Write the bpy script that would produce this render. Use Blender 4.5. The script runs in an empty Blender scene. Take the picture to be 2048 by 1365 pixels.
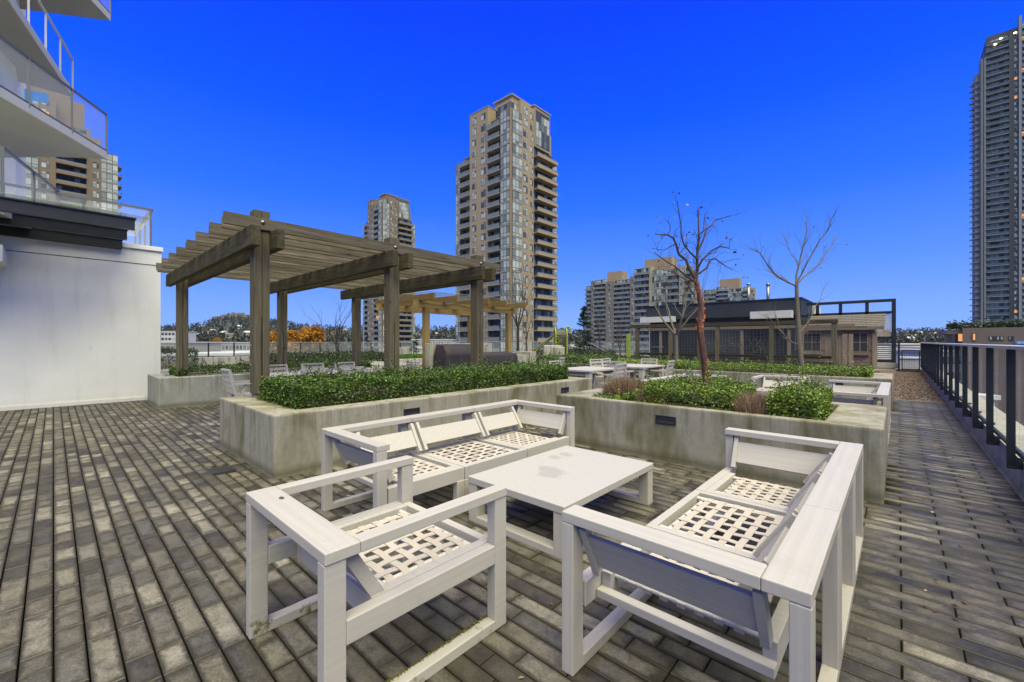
import bpy, bmesh, math, random
import numpy as np
from mathutils import Vector, Matrix
# ---------------------------------------------------------------- camera, light, exposure
scene = bpy.context.scene
YAW = 42.55
FPX, CX, CY, EYE = 842.0, 1024.0, 684.0, 1.35       # measured on a 2048 px wide picture
cam_d = bpy.data.cameras.new('camera'); cam = bpy.data.objects.new('camera', cam_d)
scene.collection.objects.link(cam); scene.camera = cam
cam_d.sensor_width = 36.0; cam_d.lens = 36.0 * FPX / 2048.0
cam_d.shift_y = (CY - 682.5) / 2048.0
cam_d.clip_start = 0.05; cam_d.clip_end = 6000.0
cam.location = (0, 0, EYE); cam.rotation_euler = (math.radians(90), 0, math.radians(YAW))
SUN_EL, SUN_AZ = 66.0, 116.0                        # azimuth clockwise from +Y
world = bpy.data.worlds.new('World'); scene.world = world; world.use_nodes = True
wn, wl = world.node_tree.nodes, world.node_tree.links
wn.clear()
w_out = wn.new('ShaderNodeOutputWorld'); w_bg = wn.new('ShaderNodeBackground')
sky = wn.new('ShaderNodeTexSky'); sky.sky_type = 'NISHITA'; sky.sun_disc = False
sky.sun_elevation = math.radians(SUN_EL); sky.sun_rotation = math.radians(SUN_AZ)
sky.air_density = 1.0; sky.dust_density = 0.3; sky.ozone_density = 6.0
w_tc = wn.new('ShaderNodeTexCoord'); w_sep = wn.new('ShaderNodeSeparateXYZ')
w_ramp = wn.new('ShaderNodeValToRGB'); w_mix = wn.new('ShaderNodeMix'); w_mix.data_type = 'RGBA'
wl.new(w_tc.outputs['Generated'], w_sep.inputs[0]); wl.new(w_sep.outputs['Z'], w_ramp.inputs[0])
cr = w_ramp.color_ramp
SK = [(0.0, (0.25, 0.45, 1.02)), (0.05, (0.20, 0.41, 1.02)), (0.15, (0.095, 0.29, 1.02)), (0.30, (0.018, 0.165, 1.02)),
      (0.45, (0.0, 0.095, 1.0)), (0.60, (0.0, 0.055, 1.0)), (1.0, (0.0, 0.04, 0.85))]
while len(cr.elements) < len(SK): cr.elements.new(0.5)
for e, (p, c) in zip(cr.elements, SK): e.position = p; e.color = (*c, 1)
w_sc = wn.new('ShaderNodeVectorMath'); w_sc.operation = 'SCALE'; w_sc.inputs['Scale'].default_value = 10.0
wl.new(w_ramp.outputs[0], w_sc.inputs[0])
w_mix.inputs[0].default_value = 0.99
wl.new(sky.outputs[0], w_mix.inputs[6]); wl.new(w_sc.outputs[0], w_mix.inputs[7])
wl.new(w_mix.outputs[2], w_bg.inputs[0]); w_bg.inputs[1].default_value = 0.05
wl.new(w_bg.outputs[0], w_out.inputs[0])
sun_d = bpy.data.lights.new('sun', 'SUN'); sun = bpy.data.objects.new('sun', sun_d)
scene.collection.objects.link(sun)
sun_d.energy = 4.35; sun_d.angle = math.radians(76); sun_d.color = (1.0, 0.94, 0.54)
_e, _a = math.radians(SUN_EL), math.radians(SUN_AZ)
sun_dir = Vector((math.sin(_a) * math.cos(_e), math.cos(_a) * math.cos(_e), math.sin(_e)))
sun.rotation_euler = (-sun_dir).to_track_quat('-Z', 'Y').to_euler()
scene.view_settings.view_transform = 'Standard'; scene.view_settings.look = 'None'
scene.view_settings.exposure = 1.08; scene.view_settings.gamma = 1.0
scene.view_settings.use_curve_mapping = False
scene.render.engine = 'CYCLES'
scene.cycles.max_bounces = 6; scene.cycles.transparent_max_bounces = 12
# ---------------------------------------------------------------- helpers
C = scene.collection
rng = random.Random(7); nr = np.random.default_rng(11)
_F = (-math.sin(math.radians(YAW)), math.cos(math.radians(YAW)))
_R = (math.cos(math.radians(YAW)), math.sin(math.radians(YAW)))
def at(px, d, py=None, z=None):
    """world point seen at picture column px at depth d (and row py or height z)"""
    s = (px - CX) / FPX * d
    zz = z if z is not None else (EYE - (py - CY) * d / FPX if py is not None else 0.0)
    return Vector((d * _F[0] + s * _R[0], d * _F[1] + s * _R[1], zz))
def on_y(px, Y):
    dx = _F[0] + (px - CX) / FPX * _R[0]; dy = _F[1] + (px - CX) / FPX * _R[1]
    return Y / dy * dx
def tag(o, label=None, cat=None, group=None, kind=None):
    if label: o['label'] = label
    if cat: o['category'] = cat
    if group: o['group'] = group
    if kind: o['kind'] = kind
    return o
def empty(name, loc=(0, 0, 0), rz=0.0, label=None, cat=None, group=None, kind=None, parent=None):
    o = bpy.data.objects.new(name, None); C.objects.link(o)
    o.location = loc; o.rotation_euler = (0, 0, rz); o.empty_display_size = 0.2
    if parent: o.parent = parent
    return tag(o, label, cat, group, kind)
def link(name, me, parent=None, loc=None, rz=0.0):
    o = bpy.data.objects.new(name, me); C.objects.link(o)
    if parent: o.parent = parent
    if loc is not None: o.location = loc
    if rz: o.rotation_euler = (0, 0, rz)
    return o
def copy_tree(o, parent=None):
    c = o.copy(); C.objects.link(c)
    if parent: c.parent = parent
    for ch in list(o.children): copy_tree(ch, c)
    return c
class MB:
    def __init__(s): s.v = []; s.f = []; s.m = []; s.sm = []
    def face(s, pts, mi=0, sm=False):
        b = len(s.v); s.v += [tuple(p) for p in pts]; s.f.append(tuple(range(b, b + len(pts)))); s.m.append(mi); s.sm.append(sm)
    def raw(s, vs, fs, mi=0, sm=False):
        b = len(s.v); s.v += [tuple(p) for p in vs]
        for f in fs: s.f.append(tuple(i + b for i in f)); s.m.append(mi); s.sm.append(sm)
    def box(s, x0, x1, y0, y1, z0, z1, mi=0):
        s.raw([(x0,y0,z0),(x1,y0,z0),(x1,y1,z0),(x0,y1,z0),(x0,y0,z1),(x1,y0,z1),(x1,y1,z1),(x0,y1,z1)],
              [(3,2,1,0),(4,5,6,7),(0,1,5,4),(1,2,6,5),(2,3,7,6),(3,0,4,7)], mi)
    def bar(s, p, q, w, h, up=(0, 0, 1), mi=0):
        p = Vector(p); q = Vector(q); d = (q - p).normalized(); u = Vector(up)
        sd = d.cross(u)
        if sd.length < 1e-4: sd = d.cross(Vector((1, 0, 0)))
        sd.normalize(); u = sd.cross(d).normalized()
        vs = []
        for c in (p, q):
            for a, b in ((-1, -1), (1, -1), (1, 1), (-1, 1)): vs.append(c + sd * (a * w / 2) + u * (b * h / 2))
        s.raw(vs, [(0,1,2,3),(7,6,5,4),(0,4,5,1),(1,5,6,2),(2,6,7,3),(3,7,4,0)], mi)
    def tube(s, p, q, r0, r1=None, n=6, mi=0, cap=False):
        r1 = r0 if r1 is None else r1
        p = Vector(p); q = Vector(q); d = (q - p)
        if d.length < 1e-6: return
        d.normalize(); a = d.orthogonal().normalized(); b = d.cross(a)
        vs = []
        for c, r in ((p, r0), (q, r1)):
            for k in range(n):
                t = 2 * math.pi * k / n; vs.append(c + a * (r * math.cos(t)) + b * (r * math.sin(t)))
        fs = [(k, (k + 1) % n, n + (k + 1) % n, n + k) for k in range(n)]
        if cap: fs += [tuple(range(n - 1, -1, -1)), tuple(range(n, 2 * n))]
        s.raw(vs, fs, mi, True)
    def path(s, pts, rs, n=6, mi=0):
        for i in range(len(pts) - 1): s.tube(pts[i], pts[i + 1], rs[i], rs[i + 1], n, mi)
    def prism(s, poly, z0, z1, mi=0):
        n = len(poly)
        vs = [(x, y, z0) for x, y in poly] + [(x, y, z1) for x, y in poly]
        ar = sum(poly[i][0] * poly[(i + 1) % n][1] - poly[(i + 1) % n][0] * poly[i][1] for i in range(n))
        fs = [tuple(range(n - 1, -1, -1)), tuple(range(n, 2 * n))] + [(i, (i + 1) % n, n + (i + 1) % n, n + i) for i in range(n)]
        if ar < 0: fs = [tuple(reversed(f)) for f in fs]
        s.raw(vs, fs, mi)
    def mesh(s, name, mats):
        me = bpy.data.meshes.new(name); me.from_pydata(s.v, [], s.f)
        for m in (mats if isinstance(mats, (list, tuple)) else [mats]): me.materials.append(m)
        me.polygons.foreach_set('material_index', s.m); me.polygons.foreach_set('use_smooth', s.sm)
        me.update(); return me
    def build(s, name, mats, parent=None, loc=None, bevel=0, rz=0.0):
        o = link(name, s.mesh(name, mats), parent, loc, rz)
        if bevel:
            b = o.modifiers.new('bevel', 'BEVEL'); b.width = bevel; b.segments = 2; b.limit_method = 'ANGLE'
            b.harden_normals = False
        return o
def np_mesh(name, verts, quads, mat, island=None):
    me = bpy.data.meshes.new(name)
    nv, nf = len(verts), len(quads); k = quads.shape[1]
    me.vertices.add(nv); me.vertices.foreach_set('co', verts.astype(np.float32).ravel())
    me.loops.add(nf * k); me.loops.foreach_set('vertex_index', quads.astype(np.int32).ravel())
    me.polygons.add(nf); me.polygons.foreach_set('loop_start', np.arange(0, nf * k, k, dtype=np.int32))
    me.polygons.foreach_set('loop_total', np.full(nf, k, dtype=np.int32))
    me.materials.append(mat); me.update(calc_edges=True); return me
# ---------------------------------------------------------------- materials
class N:
    def __init__(s, name):
        s.m = bpy.data.materials.new(name); s.m.use_nodes = True; s.n = s.m.node_tree.nodes; s.l = s.m.node_tree.links
        s.b = s.n['Principled BSDF']
    def node(s, t, **kw):
        x = s.n.new(t)
        for k, v in kw.items(): setattr(x, k, v)
        return x
    def co(s, kind='Object', scale=(1, 1, 1)):
        if kind == 'World': o = s.node('ShaderNodeNewGeometry').outputs['Position']
        else: o = s.node('ShaderNodeTexCoord').outputs[kind]
        mp = s.node('ShaderNodeMapping'); mp.inputs['Scale'].default_value = scale
        s.l.new(o, mp.inputs[0]); return mp.outputs[0]
    def noise(s, vec, scale=5, detail=4, rough=0.55, dist=0.0):
        x = s.node('ShaderNodeTexNoise'); x.inputs['Scale'].default_value = scale; x.inputs['Detail'].default_value = detail
        x.inputs['Roughness'].default_value = rough; x.inputs['Distortion'].default_value = dist
        s.l.new(vec, x.inputs['Vector']); return x.outputs['Fac']
    def ramp(s, fac, stops):
        x = s.node('ShaderNodeValToRGB'); e = x.color_ramp.elements
        while len(e) < len(stops): e.new(0.5)
        for a, (p, c) in zip(e, stops): a.position = p; a.color = (*c, 1) if len(c) == 3 else c
        s.l.new(fac, x.inputs[0]); return x.outputs[0]
    def mix(s, fac, a, b, blend='MIX'):
        x = s.node('ShaderNodeMix', data_type='RGBA', blend_type=blend)
        for i, v in ((0, fac), (6, a), (7, b)):
            if hasattr(v, 'is_linked') or isinstance(v, bpy.types.NodeSocket): s.l.new(v, x.inputs[i])
            else: x.inputs[i].default_value = v if i == 0 else (*v, 1)
        return x.outputs[2]
    def math(s, op, a, b=None, c=None, clamp=False):
        x = s.node('ShaderNodeMath', operation=op, use_clamp=clamp)
        for i, v in enumerate((a, b, c)):
            if v is None: continue
            if isinstance(v, bpy.types.NodeSocket): s.l.new(v, x.inputs[i])
            else: x.inputs[i].default_value = v
        return x.outputs[0]
    def bump(s, h, strength=0.3, dist=0.01):
        x = s.node('ShaderNodeBump'); x.inputs['Strength'].default_value = strength; x.inputs['Distance'].default_value = dist
        s.l.new(h, x.inputs['Height']); s.l.new(x.outputs[0], s.b.inputs['Normal'])
    def set(s, col=None, rough=None, metal=None, spec=None):
        for nm, v in (('Base Color', col), ('Roughness', rough), ('Metallic', metal), ('Specular IOR Level', spec)):
            if v is None: continue
            if isinstance(v, bpy.types.NodeSocket): s.l.new(v, s.b.inputs[nm])
            else: s.b.inputs[nm].default_value = (*v, 1) if nm == 'Base Color' else v
        return s.m
def plain(name, col, rough=0.6, metal=0.0, var=0.12, scale=6.0, spec=0.4, bump=0.0):
    k = N(name); f = k.noise(k.co('World'), scale, 5)
    a = tuple(c * (1 - var) for c in col); b = tuple(min(1, c * (1 + var)) for c in col)
    k.set(k.ramp(f, [(0.3, a), (0.7, b)]), rough, metal, spec)
    if bump: k.bump(f, bump)
    return k.m
def mat_paver(name, joined):
    k = N(name)
    if joined:
        at_ = k.node('ShaderNodeAttribute', attribute_name='tone'); tone = at_.outputs['Fac']
    else: tone = k.node('ShaderNodeObjectInfo').outputs['Random']
    base = k.ramp(tone, [(0.0, (0.024, 0.021, 0.017)), (0.12, (0.048, 0.043, 0.034)), (0.2, (0.082, 0.076, 0.061)), (0.4, (0.124, 0.110, 0.082)),
                         (0.55, (0.074, 0.071, 0.062)), (0.7, (0.110, 0.101, 0.080)), (0.86, (0.165, 0.152, 0.122)), (0.95, (0.205, 0.19, 0.152)), (1.0, (0.25, 0.23, 0.185))])
    w = k.co('World'); big = k.noise(w, 0.7, 4, 0.6); mid = k.noise(w, 5.0, 5, 0.65); fine = k.noise(w, 90.0, 3, 0.7)
    bl = k.noise(w, 11.0, 6, 0.7, 0.5)
    base = k.mix(1.0, base, k.ramp(bl, [(0.3, (0.38,) * 3), (0.5, (0.92,) * 3), (0.7, (1.3,) * 3)]), 'MULTIPLY')
    base = k.mix(k.math('MULTIPLY', k.math('SUBTRACT', mid, 0.45, clamp=True), 1.3, clamp=True), base, (0.115, 0.106, 0.07))
    # moss and damp in broad patches
    base = k.mix(k.ramp(big, [(0.5, (0, 0, 0)), (0.72, (0.55, 0.55, 0.55))]), base, (0.050, 0.045, 0.026))
    sp = k.ramp(fine, [(0.3, (0.62, 0.62, 0.62)), (0.55, (1, 1, 1)), (0.75, (1.3, 1.3, 1.3))])
    base = k.mix(1.0, base, sp, 'MULTIPLY')
    # dark grime that creeps in from the long edges
    uv = k.node('ShaderNodeUVMap', uv_map='UVMap'); se = k.node('ShaderNodeSeparateXYZ'); k.l.new(uv.outputs[0], se.inputs[0])
    def edge(s_):
        a = k.math('ABSOLUTE', k.math('SUBTRACT', s_, 0.5)); return a
    ey = edge(se.outputs['Y']); ex = k.math('SUBTRACT', edge(se.outputs['X']), 0.025)
    ey = k.math('MAXIMUM', ey, ex); n2 = k.noise(w, 22.0, 4, 0.7)
    g = k.math('ADD', ey, k.math('MULTIPLY', k.math('SUBTRACT', n2, 0.5), 0.34))
    n3 = k.noise(w, 2.2, 3)
    g = k.math('ADD', g, k.math('MULTIPLY', k.math('SUBTRACT', n3, 0.5), 0.35))
    m = k.ramp(g, [(0.29, (0, 0, 0)), (0.45, (0.88, 0.88, 0.88))])
    base = k.mix(m, base, (0.024, 0.021, 0.011))
    k.set(base, k.ramp(mid, [(0.3, (0.38,) * 3), (0.7, (0.7,) * 3)]), spec=0.4)
    k.bump(fine, 0.45, 0.004)
    return k.m
def mat_wood(name, lo, hi, green, axis=0, dark=(0.03, 0.022, 0.014), gfac=0.5):
    k = N(name); sc = [14, 14, 14]; sc[axis] = 0.8
    v = k.co('Object', tuple(sc)); g = k.noise(v, 2.2, 6, 0.65, 0.6)
    col = k.ramp(g, [(0.3, lo), (0.5, tuple((a + b) / 2 for a, b in zip(lo, hi))), (0.68, hi)])
    w = k.co('World'); ri = k.node('ShaderNodeObjectInfo').outputs['Random']
    col = k.mix(k.math('MULTIPLY', ri, 0.55), col, tuple(c * 0.55 for c in lo))
    st = k.noise(w, 1.6, 4, 0.6)
    col = k.mix(k.ramp(st, [(0.48, (0, 0, 0)), (0.7, (gfac,) * 3)]), col, green)
    kn = k.node('ShaderNodeTexVoronoi'); kn.inputs['Scale'].default_value = 3.0
    sk = [1.6, 1.6, 1.6]; sk[axis] = 0.9
    k.l.new(k.co('Object', tuple(sk)), kn.inputs['Vector'])
    col = k.mix(k.ramp(kn.outputs['Distance'], [(0.07, (1, 1, 1)), (0.12, (0, 0, 0))]), col, dark)
    k.set(col, 0.85, spec=0.2); k.bump(g, 0.5, 0.006); return k.m
def mat_concrete(name, base=(0.255, 0.243, 0.200), moss=(0.085, 0.079, 0.024), amt=0.9, top=None):
    k = N(name); w = k.co('World'); f = k.noise(w, 18, 5, 0.7); cl = k.noise(w, 1.3, 4, 0.6)
    col = k.ramp(f, [(0.25, tuple(c * 0.82 for c in base)), (0.75, tuple(c * 1.1 for c in base))])
    v = k.co('World', (1.5, 1.5, 0.55)); d = k.noise(v, 1.9, 6, 0.62, 0.4)
    col = k.mix(k.ramp(d, [(0.44, (0, 0, 0)), (0.68, (amt,) * 3)]), col, moss)
    v2 = k.co('World', (7, 7, 0.5)); d2 = k.noise(v2, 1.2, 5, 0.7)
    col = k.mix(k.ramp(d2, [(0.52, (0, 0, 0)), (0.75, (0.4,) * 3)]), col, (0.10, 0.09, 0.07))
    # damp runs that start under the rim and a green foot near the paving
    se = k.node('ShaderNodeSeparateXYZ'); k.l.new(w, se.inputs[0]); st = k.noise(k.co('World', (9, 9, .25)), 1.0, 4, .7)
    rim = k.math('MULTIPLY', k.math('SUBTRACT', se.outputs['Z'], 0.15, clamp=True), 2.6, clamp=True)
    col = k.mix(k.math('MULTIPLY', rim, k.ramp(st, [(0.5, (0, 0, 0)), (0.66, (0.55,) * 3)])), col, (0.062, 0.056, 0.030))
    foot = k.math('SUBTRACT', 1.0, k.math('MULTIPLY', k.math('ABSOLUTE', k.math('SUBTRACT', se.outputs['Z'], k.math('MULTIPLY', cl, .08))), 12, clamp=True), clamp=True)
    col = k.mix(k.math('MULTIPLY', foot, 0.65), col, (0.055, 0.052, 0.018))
    vo = k.node('ShaderNodeTexVoronoi'); vo.inputs['Scale'].default_value = 14; k.l.new(w, vo.inputs['Vector'])
    col = k.mix(k.ramp(vo.outputs['Distance'], [(0.04, (0.5,) * 3), (0.09, (0, 0, 0))]), col, (0.06, 0.055, 0.045))
    k.set(col, 0.8, spec=0.3); k.bump(f, 0.2, 0.004); return k.m
def mat_leaf(name, stops, rough=0.45, trans=0.25, spec=0.45):
    k = N(name); r = k.node('ShaderNodeNewGeometry').outputs['Random Per Island']
    col = k.ramp(r, stops); n = k.noise(k.co('World'), 2.2, 3)
    hs = k.node('ShaderNodeHueSaturation'); k.l.new(col, hs.inputs['Color'])
    k.l.new(k.math('MULTIPLY_ADD', n, 1.1, 0.45), hs.inputs['Value'])
    k.set(hs.outputs[0], rough, spec=spec)
    k.b.inputs['Subsurface Weight'].default_value = 0.0
    if trans:
        t = k.node('ShaderNodeBsdfTranslucent'); k.l.new(hs.outputs[0], t.inputs[0]); ms = k.node('ShaderNodeMixShader')
        ms.inputs[0].default_value = trans; out = k.n['Material Output']
        k.l.new(k.b.outputs[0], ms.inputs[1]); k.l.new(t.outputs[0], ms.inputs[2]); k.l.new(ms.outputs[0], out.inputs[0])
    return k.m
def mat_white(name, base, moss=0.0, axis=0):
    k = N(name); sc = [60, 60, 60]; sc[axis] = 1.2
    g = k.noise(k.co('Object', tuple(sc)), 1.0, 4, 0.6); w = k.co('World')
    col = k.ramp(g, [(0.3, tuple(c * 0.92 for c in base)), (0.7, tuple(min(1, c * 1.05) for c in base))])
    d = k.noise(w, 3.5, 6, 0.7)
    col = k.mix(k.ramp(d, [(0.56, (0, 0, 0)), (0.76, (0.45,) * 3)]), col, tuple(c * 0.72 for c in base))
    if moss:
        se = k.node('ShaderNodeSeparateXYZ'); k.l.new(w, se.inputs[0])
        low = k.math('SUBTRACT', 0.085, se.outputs['Z'], clamp=True)
        low = k.math('MULTIPLY', low, 40, clamp=True)
        mm = k.math('MULTIPLY', low, k.ramp(k.noise(w, 9, 6, 0.75), [(0.50, (0, 0, 0)), (0.60, (1, 1, 1))]))
        col = k.mix(k.math('MULTIPLY', mm, moss), col, (0.09, 0.085, 0.015))
    k.set(col, k.ramp(d, [(0.3, (0.35,) * 3), (0.7, (0.6,) * 3)]), spec=0.4); k.bump(g, 0.12, 0.002); return k.m
def mat_table():
    base = (0.345, 0.335, 0.32)
    k = N('table_white'); w = k.co('World'); g = k.noise(w, 30, 4); col = k.ramp(g, [(0.3, tuple(c * .95 for c in base)), (0.7, tuple(c * 1.03 for c in base))])
    nz = k.noise(w, 9.0, 4, 0.6); tot = None
    for (cx_, cy_, r_) in ((-1.98, 2.60, .125), (-2.06, 2.66, .09), (-2.24, 2.98, .07), (-2.20, 3.12, .07)):
        d = k.node('ShaderNodeVectorMath', operation='DISTANCE'); k.l.new(w, d.inputs[0]); d.inputs[1].default_value = (cx_, cy_, .335)
        q = k.math('ADD', k.math('DIVIDE', d.outputs['Value'], r_), k.math('MULTIPLY', k.math('SUBTRACT', nz, 0.5), 2.2))
        m = k.math('SUBTRACT', 1.0, k.math('MULTIPLY', k.math('SUBTRACT', q, 0.75), 3.5, clamp=True), clamp=True)
        tot = m if tot is None else k.math('MAXIMUM', tot, m)
    col = k.mix(k.math('MULTIPLY', tot, 0.36), col, (0.235, 0.215, 0.185))
    k.set(col, k.math('SUBTRACT', 0.5, k.math('MULTIPLY', tot, 0.2)), spec=0.4); return k.m
def mat_wall():
    k = N('white_stucco'); w = k.co('World'); b = (0.68, 0.675, 0.64); f = k.noise(w, 1.6, 5)
    col = k.ramp(f, [(0.3, tuple(c * .94 for c in b)), (0.7, tuple(c * 1.04 for c in b))])
    d = k.noise(k.co('World', (4, 4, .35)), 1.1, 5, .65); col = k.mix(k.ramp(d, [(0.55, (0, 0, 0)), (0.78, (0.30,) * 3)]), col, (0.36, 0.35, 0.31))
    sp = k.noise(w, 2.6, 6, .75); col = k.mix(k.ramp(sp, [(0.66, (0, 0, 0)), (0.74, (0.35,) * 3)]), col, (0.30, 0.29, 0.26))
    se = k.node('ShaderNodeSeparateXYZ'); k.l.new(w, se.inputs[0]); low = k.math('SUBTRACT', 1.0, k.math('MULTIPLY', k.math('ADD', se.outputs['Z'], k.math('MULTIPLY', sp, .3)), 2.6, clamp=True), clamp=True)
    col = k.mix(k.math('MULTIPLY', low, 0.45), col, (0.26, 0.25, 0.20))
    k.set(col, 0.85, spec=.3); k.bump(k.noise(w, 60, 4), .15, .004); return k.m
def mat_glass(name, col=(0.75, 0.85, 0.85), alpha=0.25, rough=0.05, spec=0.5):
    k = N(name); k.set(col, rough, spec=spec); k.b.inputs['Alpha'].default_value = alpha; return k.m
def mat_pane(name, dark=(0.06, 0.07, 0.07), pale=(0.42, 0.46, 0.42), share=0.6, rough=0.22):
    """far glazing: random per pane island between dark rooms and drawn blinds"""
    k = N(name); a = k.node('ShaderNodeNewGeometry').outputs['Random Per Island']; b = k.node('ShaderNodeObjectInfo').outputs['Random']
    r = k.math('FRACT', k.math('MULTIPLY_ADD', b, 7.31, a))
    mid = tuple((x * 0.6 + y * 0.4) for x, y in zip(dark, pale))
    col = k.ramp(r, [(0.0, dark), (max(0.05, 1 - share - 0.25), dark), (1 - share, mid), (1.0, pale)])
    k.set(col, rough, spec=0.25); return k.m
def emit(name, col, st):
    k = N(name); k.set((0.02, 0.02, 0.02), 0.5); k.b.inputs['Emission Color'].default_value = (*col, 1)
    k.b.inputs['Emission Strength'].default_value = st; return k.m
M = {}
M['paver'] = mat_paver('paver', False); M['paver_j'] = mat_paver('paver_joined', True)
M['joint'] = plain('joint_dirt', (0.02, 0.018, 0.012), 0.95, var=0.3, scale=20)
M['conc'] = mat_concrete('mossy_concrete'); M['conc_pale'] = mat_concrete('pale_concrete', (0.34, 0.33, 0.29), (0.14, 0.13, 0.07), 0.45)
M['conc_grey'] = mat_concrete('grey_concrete', (0.30, 0.30, 0.275), (0.13, 0.13, 0.07), 0.4)
M['white'] = mat_white('furniture_white', (0.362, 0.343, 0.316)); M['white_z'] = mat_white('furniture_white_z', (0.362, 0.343, 0.316), 0.0, 2); M['white_y'] = mat_white('furniture_white_y', (0.362, 0.343, 0.316), 0.0, 1)
M['white_m'] = mat_white('furniture_white_mossy', (0.362, 0.343, 0.316), 1.0, 1)
M['tabletop'] = mat_table()
M['strap'] = plain('strap_beige', (0.365, 0.328, 0.288), 0.7, var=0.08)
M['rod'] = plain('rod_white', (0.45, 0.43, 0.41), 0.35, var=0.05)
M['wood'] = mat_wood('weathered_timber_x', (0.022, 0.019, 0.011), (0.10, 0.085, 0.055), (0.048, 0.048, 0.015), 0, gfac=.7)
M['wood_y'] = mat_wood('weathered_timber_y', (0.065, 0.055, 0.040), (0.24, 0.208, 0.160), (0.095, 0.09, 0.05), 1, gfac=0.45)
M['wood_z'] = mat_wood('weathered_timber_z', (0.058, 0.050, 0.033), (0.165, 0.142, 0.102), (0.080, 0.078, 0.032), 2)
M['newwood'] = mat_wood('new_timber', (0.26, 0.17, 0.06), (0.42, 0.29, 0.12), (0.18, 0.15, 0.06), 0, gfac=0.3)
M['newwood_z'] = mat_wood('new_timber_z', (0.24, 0.16, 0.06), (0.40, 0.28, 0.12), (0.18, 0.15, 0.06), 2, gfac=0.3)
M['cedar'] = mat_wood('old_cedar', (0.15, 0.120, 0.088), (0.32, 0.262, 0.20), (0.13, 0.12, 0.09), 0)
M['cedar_z'] = mat_wood('old_cedar_z', (0.16, 0.130, 0.095), (0.34, 0.28, 0.215), (0.14, 0.125, 0.10), 2)
M['steel'] = plain('galvanised_steel', (0.20, 0.20, 0.195), 0.35, 0.8)
M['black'] = plain('black_powder_coat', (0.013, 0.016, 0.018), 0.45, var=0.2, spec=0.4)
M['dark'] = plain('dark_cladding', (0.022, 0.027, 0.034), 0.6, var=0.15, spec=0.3)
M['stucco'] = mat_wall()
M['stucco_d'] = plain('grey_soffit', (0.30, 0.30, 0.28), 0.9, var=0.05, scale=1.2)
M['slabwhite'] = plain('slab_edge', (0.42, 0.42, 0.41), 0.8, var=0.05)
M['glass'] = mat_glass('guard_glass', (0.42, 0.47, 0.47), 0.13)
M['glassg'] = mat_glass('green_glass', (0.36, 0.46, 0.41), 0.3)
M['glassc'] = mat_glass('clear_guard', (0.72, 0.76, 0.70), 0.12)
M['alu'] = plain('aluminium_rail', (0.42, 0.42, 0.41), 0.4, 0.3, var=0.04)
M['leaf'] = mat_leaf('hedge_leaf', [(0.0, (0.013, 0.028, 0.007)), (0.35, (0.034, 0.076, 0.011)), (0.7, (0.072, 0.14, 0.018)), (0.93, (0.15, 0.235, 0.03)), (1.0, (0.19, 0.15, 0.03))])
M['leaf_b'] = mat_leaf('bright_leaf', [(0.0, (0.024, 0.048, 0.007)), (0.4, (0.072, 0.14, 0.014)), (0.8, (0.16, 0.26, 0.026)), (1.0, (0.31, 0.33, 0.05))])
M['leaf_d'] = mat_leaf('dark_leaf', [(0.0, (0.014, 0.026, 0.010)), (0.6, (0.035, 0.058, 0.018)), (1.0, (0.07, 0.10, 0.03))])
M['drygrass'] = mat_leaf('dry_grass', [(0.0, (0.12, 0.075, 0.045)), (0.6, (0.22, 0.15, 0.10)), (1.0, (0.32, 0.23, 0.15))], 0.8, 0.1, 0.1)
M['autumn'] = mat_leaf('autumn_leaf', [(0.0, (0.20, 0.085, 0.015)), (0.6, (0.38, 0.18, 0.02)), (1.0, (0.52, 0.30, 0.05))], 0.8, 0.3, 0.1)
M['needle'] = mat_leaf('needle', [(0.0, (0.010, 0.020, 0.012)), (0.7, (0.025, 0.045, 0.025)), (1.0, (0.06, 0.08, 0.04))], 0.7, 0.1, 0.2)
M['soil'] = plain('soil', (0.03, 0.022, 0.015), 0.95, var=0.4, scale=30, bump=0.6)
M['bark'] = plain('grey_bark', (0.11, 0.095, 0.075), 0.9, var=0.35, scale=25)
M['bark_d'] = plain('dark_bark', (0.045, 0.032, 0.026), 0.9, var=0.4, scale=25)
def _pb():
    k = N('paper_bark'); f = k.noise(k.co('World', (10, 10, 3)), 2.5, 5, 0.7, 0.8)
    k.set(k.ramp(f, [(0.38, (0.035, 0.018, 0.014)), (0.54, (0.085, 0.034, 0.022)), (0.64, (0.22, 0.07, 0.028)), (0.76, (0.42, 0.14, 0.04))]), 0.6); k.bump(f, 0.6, 0.01); return k.m
M['paperbark'] = _pb()
M['peel'] = plain('peeling_bark', (0.42, 0.11, 0.035), 0.6, var=0.3, scale=20)
M['tan'] = plain('tan_tower_concrete', (0.265, 0.208, 0.132), 0.9, var=0.06, scale=0.15)
M['tan_d'] = plain('brown_tower_concrete', (0.165, 0.128, 0.088), 0.9, var=0.06, scale=0.15)
M['slab'] = plain('tower_slab', (0.25, 0.23, 0.20), 0.9, var=0.05)
M['frame'] = plain('window_frame', (0.035, 0.035, 0.035), 0.5, var=0.1)
M['pane'] = mat_pane('tower_pane'); M['pane_d'] = mat_pane('recess_pane', (0.03, 0.036, 0.037), share=0.22); M['pane_l'] = mat_pane('light_pane', (0.13, 0.15, 0.14), (0.40, 0.44, 0.40), 0.75)
M['pane_g'] = mat_pane('green_pane', (0.03, 0.045, 0.045), (0.36, 0.44, 0.42), 0.6)
M['bglass'] = mat_glass('balcony_glass', (0.22, 0.25, 0.26), 0.6, 0.3, .25)
M['wire'] = plain('dull_wire', (0.09, 0.095, 0.10), 0.6)
M['emit_none'] = None
M['warm'] = emit('warm_window', (1.0, 0.45, 0.15), 0.42); M['lamp'] = emit('soffit_lamp', (1.0, 0.62, 0.28), 6.0)
M['mid_a'] = plain('midrise_cream', (0.28, 0.25, 0.19), 0.9, var=0.06, scale=0.1)
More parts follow.
